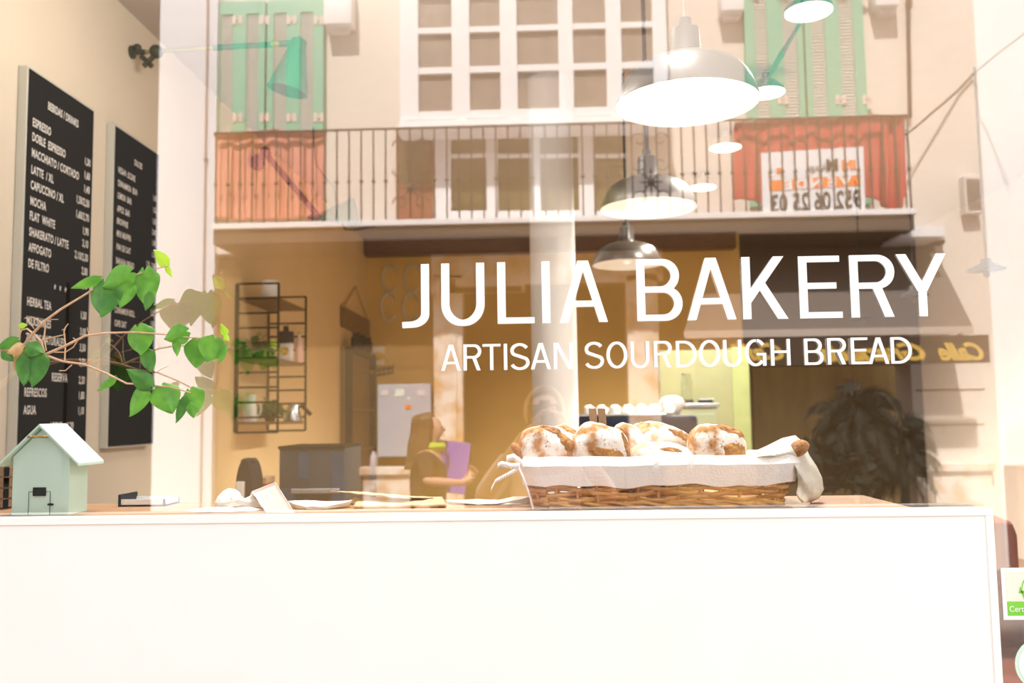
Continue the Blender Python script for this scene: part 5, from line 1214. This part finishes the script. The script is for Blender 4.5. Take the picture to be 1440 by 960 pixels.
# frame: +y = facing, +x = right side of the body... z up
def person(org, head, H, arms, label, top, pants, hairfn, name='person', lean=0, headyaw=0):
    """arms: for each side (elbow, wrist, palm, finger dir, curl)"""
    k = H / 1.70; F = Fig(org, head)
    F.j('pel', (0, 0, .92 * k), (.15 * k, .105 * k)); F.j('wai', (0, lean * .3, 1.06 * k), (.125 * k, .09 * k), 'pel'); F.j('che', (0, lean * .7, 1.25 * k), (.15 * k, .105 * k), 'wai')
    F.j('shc', (0, lean, 1.37 * k), (.12 * k, .08 * k), 'che'); F.j('nek', (0, lean + .005, 1.455 * k), .052 * k, 'shc'); hx = lean + .02
    F.j('jaw', (0, hx + .015, 1.515 * k), (.052 * k, .062 * k), 'nek'); F.j('fac', (0, hx + .01, 1.575 * k), (.068 * k, .082 * k), 'jaw'); F.j('cra', (0, hx - .008, 1.635 * k), (.070 * k, .085 * k), 'fac')
    F.j('crn', (0, hx - .012, 1.668 * k), (.045 * k, .055 * k), 'cra'); F.j('nos', (0, hx + .105, 1.572 * k), (.009, .010), 'fac')
    for s, nm in ((-1, 'L'), (1, 'R')):
        F.j('sh' + nm, (s * .165 * k, lean, 1.37 * k), .052 * k, 'shc'); e, w_, pc, fd, cu = arms[nm]
        F.j('el' + nm, e, .038 * k, 'sh' + nm); F.j('fo' + nm, Vector(e).lerp(Vector(w_), .35), .037 * k, 'el' + nm); F.j('wr' + nm, w_, .024 * k, 'fo' + nm); hand(F, s, 'wr' + nm, pc, fd, cu, nm)
        F.j('hi' + nm, (s * .085 * k, 0, .86 * k), .085 * k, 'pel'); st_ = .07 * s if nm in 'LR' else 0
        F.j('kn' + nm, (s * .10 * k, .02 + st_, .48 * k), .056 * k, 'hi' + nm); F.j('ca' + nm, (s * .10 * k, -.02 + st_, .34 * k), .052 * k, 'kn' + nm); F.j('an' + nm, (s * .10 * k, -.02 + st_ * 1.6, .09), .036 * k, 'ca' + nm)
        F.j('ft' + nm, (s * .11 * k, .07 + st_ * 1.6, .045), (.040, .032), 'an' + nm); F.j('to' + nm, (s * .115 * k, .15 + st_ * 1.6, .033), (.036, .022), 'ft' + nm)
    t = thing(name, (org[0], org[1], 0), label, 'person')
    vs, fs = skin_mesh(F.v, F.e, F.rad, 0); MB().add(vs, fs).build('body', 'skin', t, smooth=1)
    def sub_(names, grow, key, nm, sub=2):
        idx = {n_: i for i, n_ in enumerate(names)}; v_ = [F.v[F.n[n_]] for n_ in names]; ed = [(idx[a], idx[b]) for a_, b_ in F.e for a, b in [([q for q in F.n if F.n[q] == a_][0], [q for q in F.n if F.n[q] == b_][0])] if a in idx and b in idx]
        rr = [tuple(x + grow for x in (F.rad[F.n[n_]] if isinstance(F.rad[F.n[n_]], tuple) else (F.rad[F.n[n_]],) * 2)) for n_ in names]
        vs, fs = skin_mesh(v_, ed, rr, 0, sub); MB().add(vs, fs).build(nm, key, t, smooth=1)
    sub_(['pel', 'wai', 'che', 'shc', 'shL', 'shR', 'elL', 'elR'], .014, top, 'shirt'); sub_(['pel', 'hiL', 'knL', 'caL', 'anL', 'hiR', 'knR', 'caR', 'anR'], .012, pants, 'trousers')
    for nm in 'LR':
        vs, fs = skin_mesh([F.v[F.n[q + nm]] for q in ('an', 'ft', 'to')], [(0, 1), (1, 2)], [(.046, .046), (.050, .040), (.044, .030)], 0); MB().add(vs, fs).build('shoe', 'sign_brown', t, smooth=1)
    for s in (-1, 1): MB().ball(F.w((s * .028 * k, hx + .088 * k, 1.59 * k)), .008, 1.4, .6, .8).build('eye', 'eye', t, smooth=1)
    MB().ball(F.w((0, hx + .088 * k, 1.535 * k)), .016, 1.3, .35, .35).build('mouth', 'pink_cloth', t, smooth=1)
    for s in (-1, 1): MB().ball(F.w((s * .076 * k, hx, 1.575 * k)), .026, .3, .6, 1).build('ear', 'skin', t, smooth=1)
    hairfn(F, k, hx, t); return t, F
# woman walking past (she faces +x)
def hair_long(F, k, hx, t):
    m = MB()
    def fn(a, b):
        th = -PI * .62 + PI * 1.24 * a; z = 1.70 * k - b * .42 * k; r = .10 if b > .12 else .10 * math.sqrt(max(0, 1 - (1 - b / .12) ** 2)) 
        r *= (1 + .10 * b + .03 * math.sin(b * 14)); back = -.015 - .05 * b
        return F.w((math.sin(th) * r * k * (.95 + .05 * math.sin(a * 40)), hx + back - math.cos(th) * r * 1.12 * k, z))
    m.grid(fn, 48, 24); vs = m.build('hair', 'hair_brown', t, smooth=1, solid=.012)
ww = Q(602, 650, 4.5); yw_ = -4.5
arm = {'L': ((-.24, .02, 1.12), (-.10, .24, 1.10), (-.05, .28, 1.12), (.8, .3, .1), (0, -.6, -.2)), 'R': ((.24, -.02, 1.08), (.12, .22, 1.10), (.08, .27, 1.13), (-.3, .5, .5), (-.6, -.1, 0))}
woman, FW = person((ww.x, yw_, 0), -PI / 2, 1.58, arm, 'woman with long brown hair and dark top hugging a purple folder across the street', 'dark_top', 'denim', hair_long)
MB().lathe([(.085, -.03), (.10, 0), (.085, .03), (.07, .0), (.085, -.03)], 24, c=FW.w((0, .03, 1.345))).build('scarf', 'lime', woman, smooth=1)
t = thing('folder', FW.w((.06, .24, 1.0)), 'purple folder held upright against the woman\'s chest', 'folder')
fm = Matrix.Translation(FW.w((.08, .13, 1.20))) @ FW.r.to_4x4() @ Matrix.Rotation(math.radians(78), 4, 'Z') @ Matrix.Rotation(math.radians(8), 4, 'Y')
MB().box((-.14, .0, -.18), (.14, .006, .18), fm, bev=.002).build('front_cover', 'purple', t); MB().box((-.138, .0065, -.176), (.138, .012, .176), fm).build('papers', 'paper', t); MB().box((-.14, .0125, -.18), (.14, .017, .18), fm, bev=.002).build('rear_cover', 'purple', t)
# photographer at the lens
def hair_bun(F, k, hx, t):
    m = MB()
    def fn(a, b):
        th = -PI * .70 + PI * 1.40 * a; ph = b * PI * .62
        return F.w((math.sin(th) * math.sin(ph) * .087 * k, hx - .015 - math.cos(th) * math.sin(ph) * .102 * k, (1.60 + .108 * math.cos(ph)) * k))
    m.grid(fn, 40, 20); m.ball(F.w((0, hx - .10, 1.66 * k)), .035); m.build('hair', 'hair_blond', t, smooth=1, solid=.008)
armp = {'L': ((-.27, .10, 1.20), (-.085, .20, 1.47), (-.05, .225, 1.50), (.5, .25, .8), (.7, .3, 0)), 'R': ((.27, .08, 1.20), (.10, .20, 1.47), (.075, .225, 1.50), (-.3, .5, .8), (-.6, .5, -.2))}
ph, FP = person((EYE.x, EYE.y - .31, 0), 0, 1.665, armp, 'blond photographer in a pale shirt holding a camera to the face, mirrored in the middle', 'pale_shirt', 'denim', hair_bun)
c = Vector((EYE.x, EYE.y - .04, EYE.z))
t = thing('camera', c - Vector((0, .1, .04)), 'black camera held up by the photographer', 'camera')
MB().box((-.068, -.115, -.045), (.068, -.07, .045), Matrix.Translation(c), bev=.008).build('body', 'black_plastic', t, smooth=1)
MB().lathe([(.034, 0), (.034, .06), (.037, .062), (.037, .078), (.030, .078), (.028, .06), (0, .058)], 28, Matrix.Rotation(-PI / 2, 4, 'X'), c=c + Vector((0, -.088, 0))).build('lens', 'black_plastic', t, smooth=1)
MB().box((-.022, -.11, .044), (.022, -.075, .062), Matrix.Translation(c), bev=.005).build('viewfinder', 'black_plastic', t)
# ------------------------------------------------------------------ light
wd = bpy.data.worlds.new('sky'); S.world = wd; wd.use_nodes = True
bg = wd.node_tree.nodes['Background']; bg.inputs[0].default_value = (.93, .96, 1.0, 1); bg.inputs[1].default_value = 2.3
sun = light('sun', 'SUN', (0, 0, 12), 11.5, (1, .97, .93), math.radians(2))
sun.rotation_euler = Vector((.22, -1, -1.35)).to_track_quat('-Z', 'Y').to_euler()
vs = S.view_settings; vs.view_transform = 'Standard'; vs.look = 'None'; vs.exposure = .05; vs.gamma = 1; vs.use_curve_mapping = False
S.cycles.max_bounces = 8; S.cycles.transparent_max_bounces = 16; S.cycles.use_denoising = True
S.cycles.sample_clamp_indirect = 6
S.cycles.caustics_reflective = False; S.cycles.caustics_refractive = False
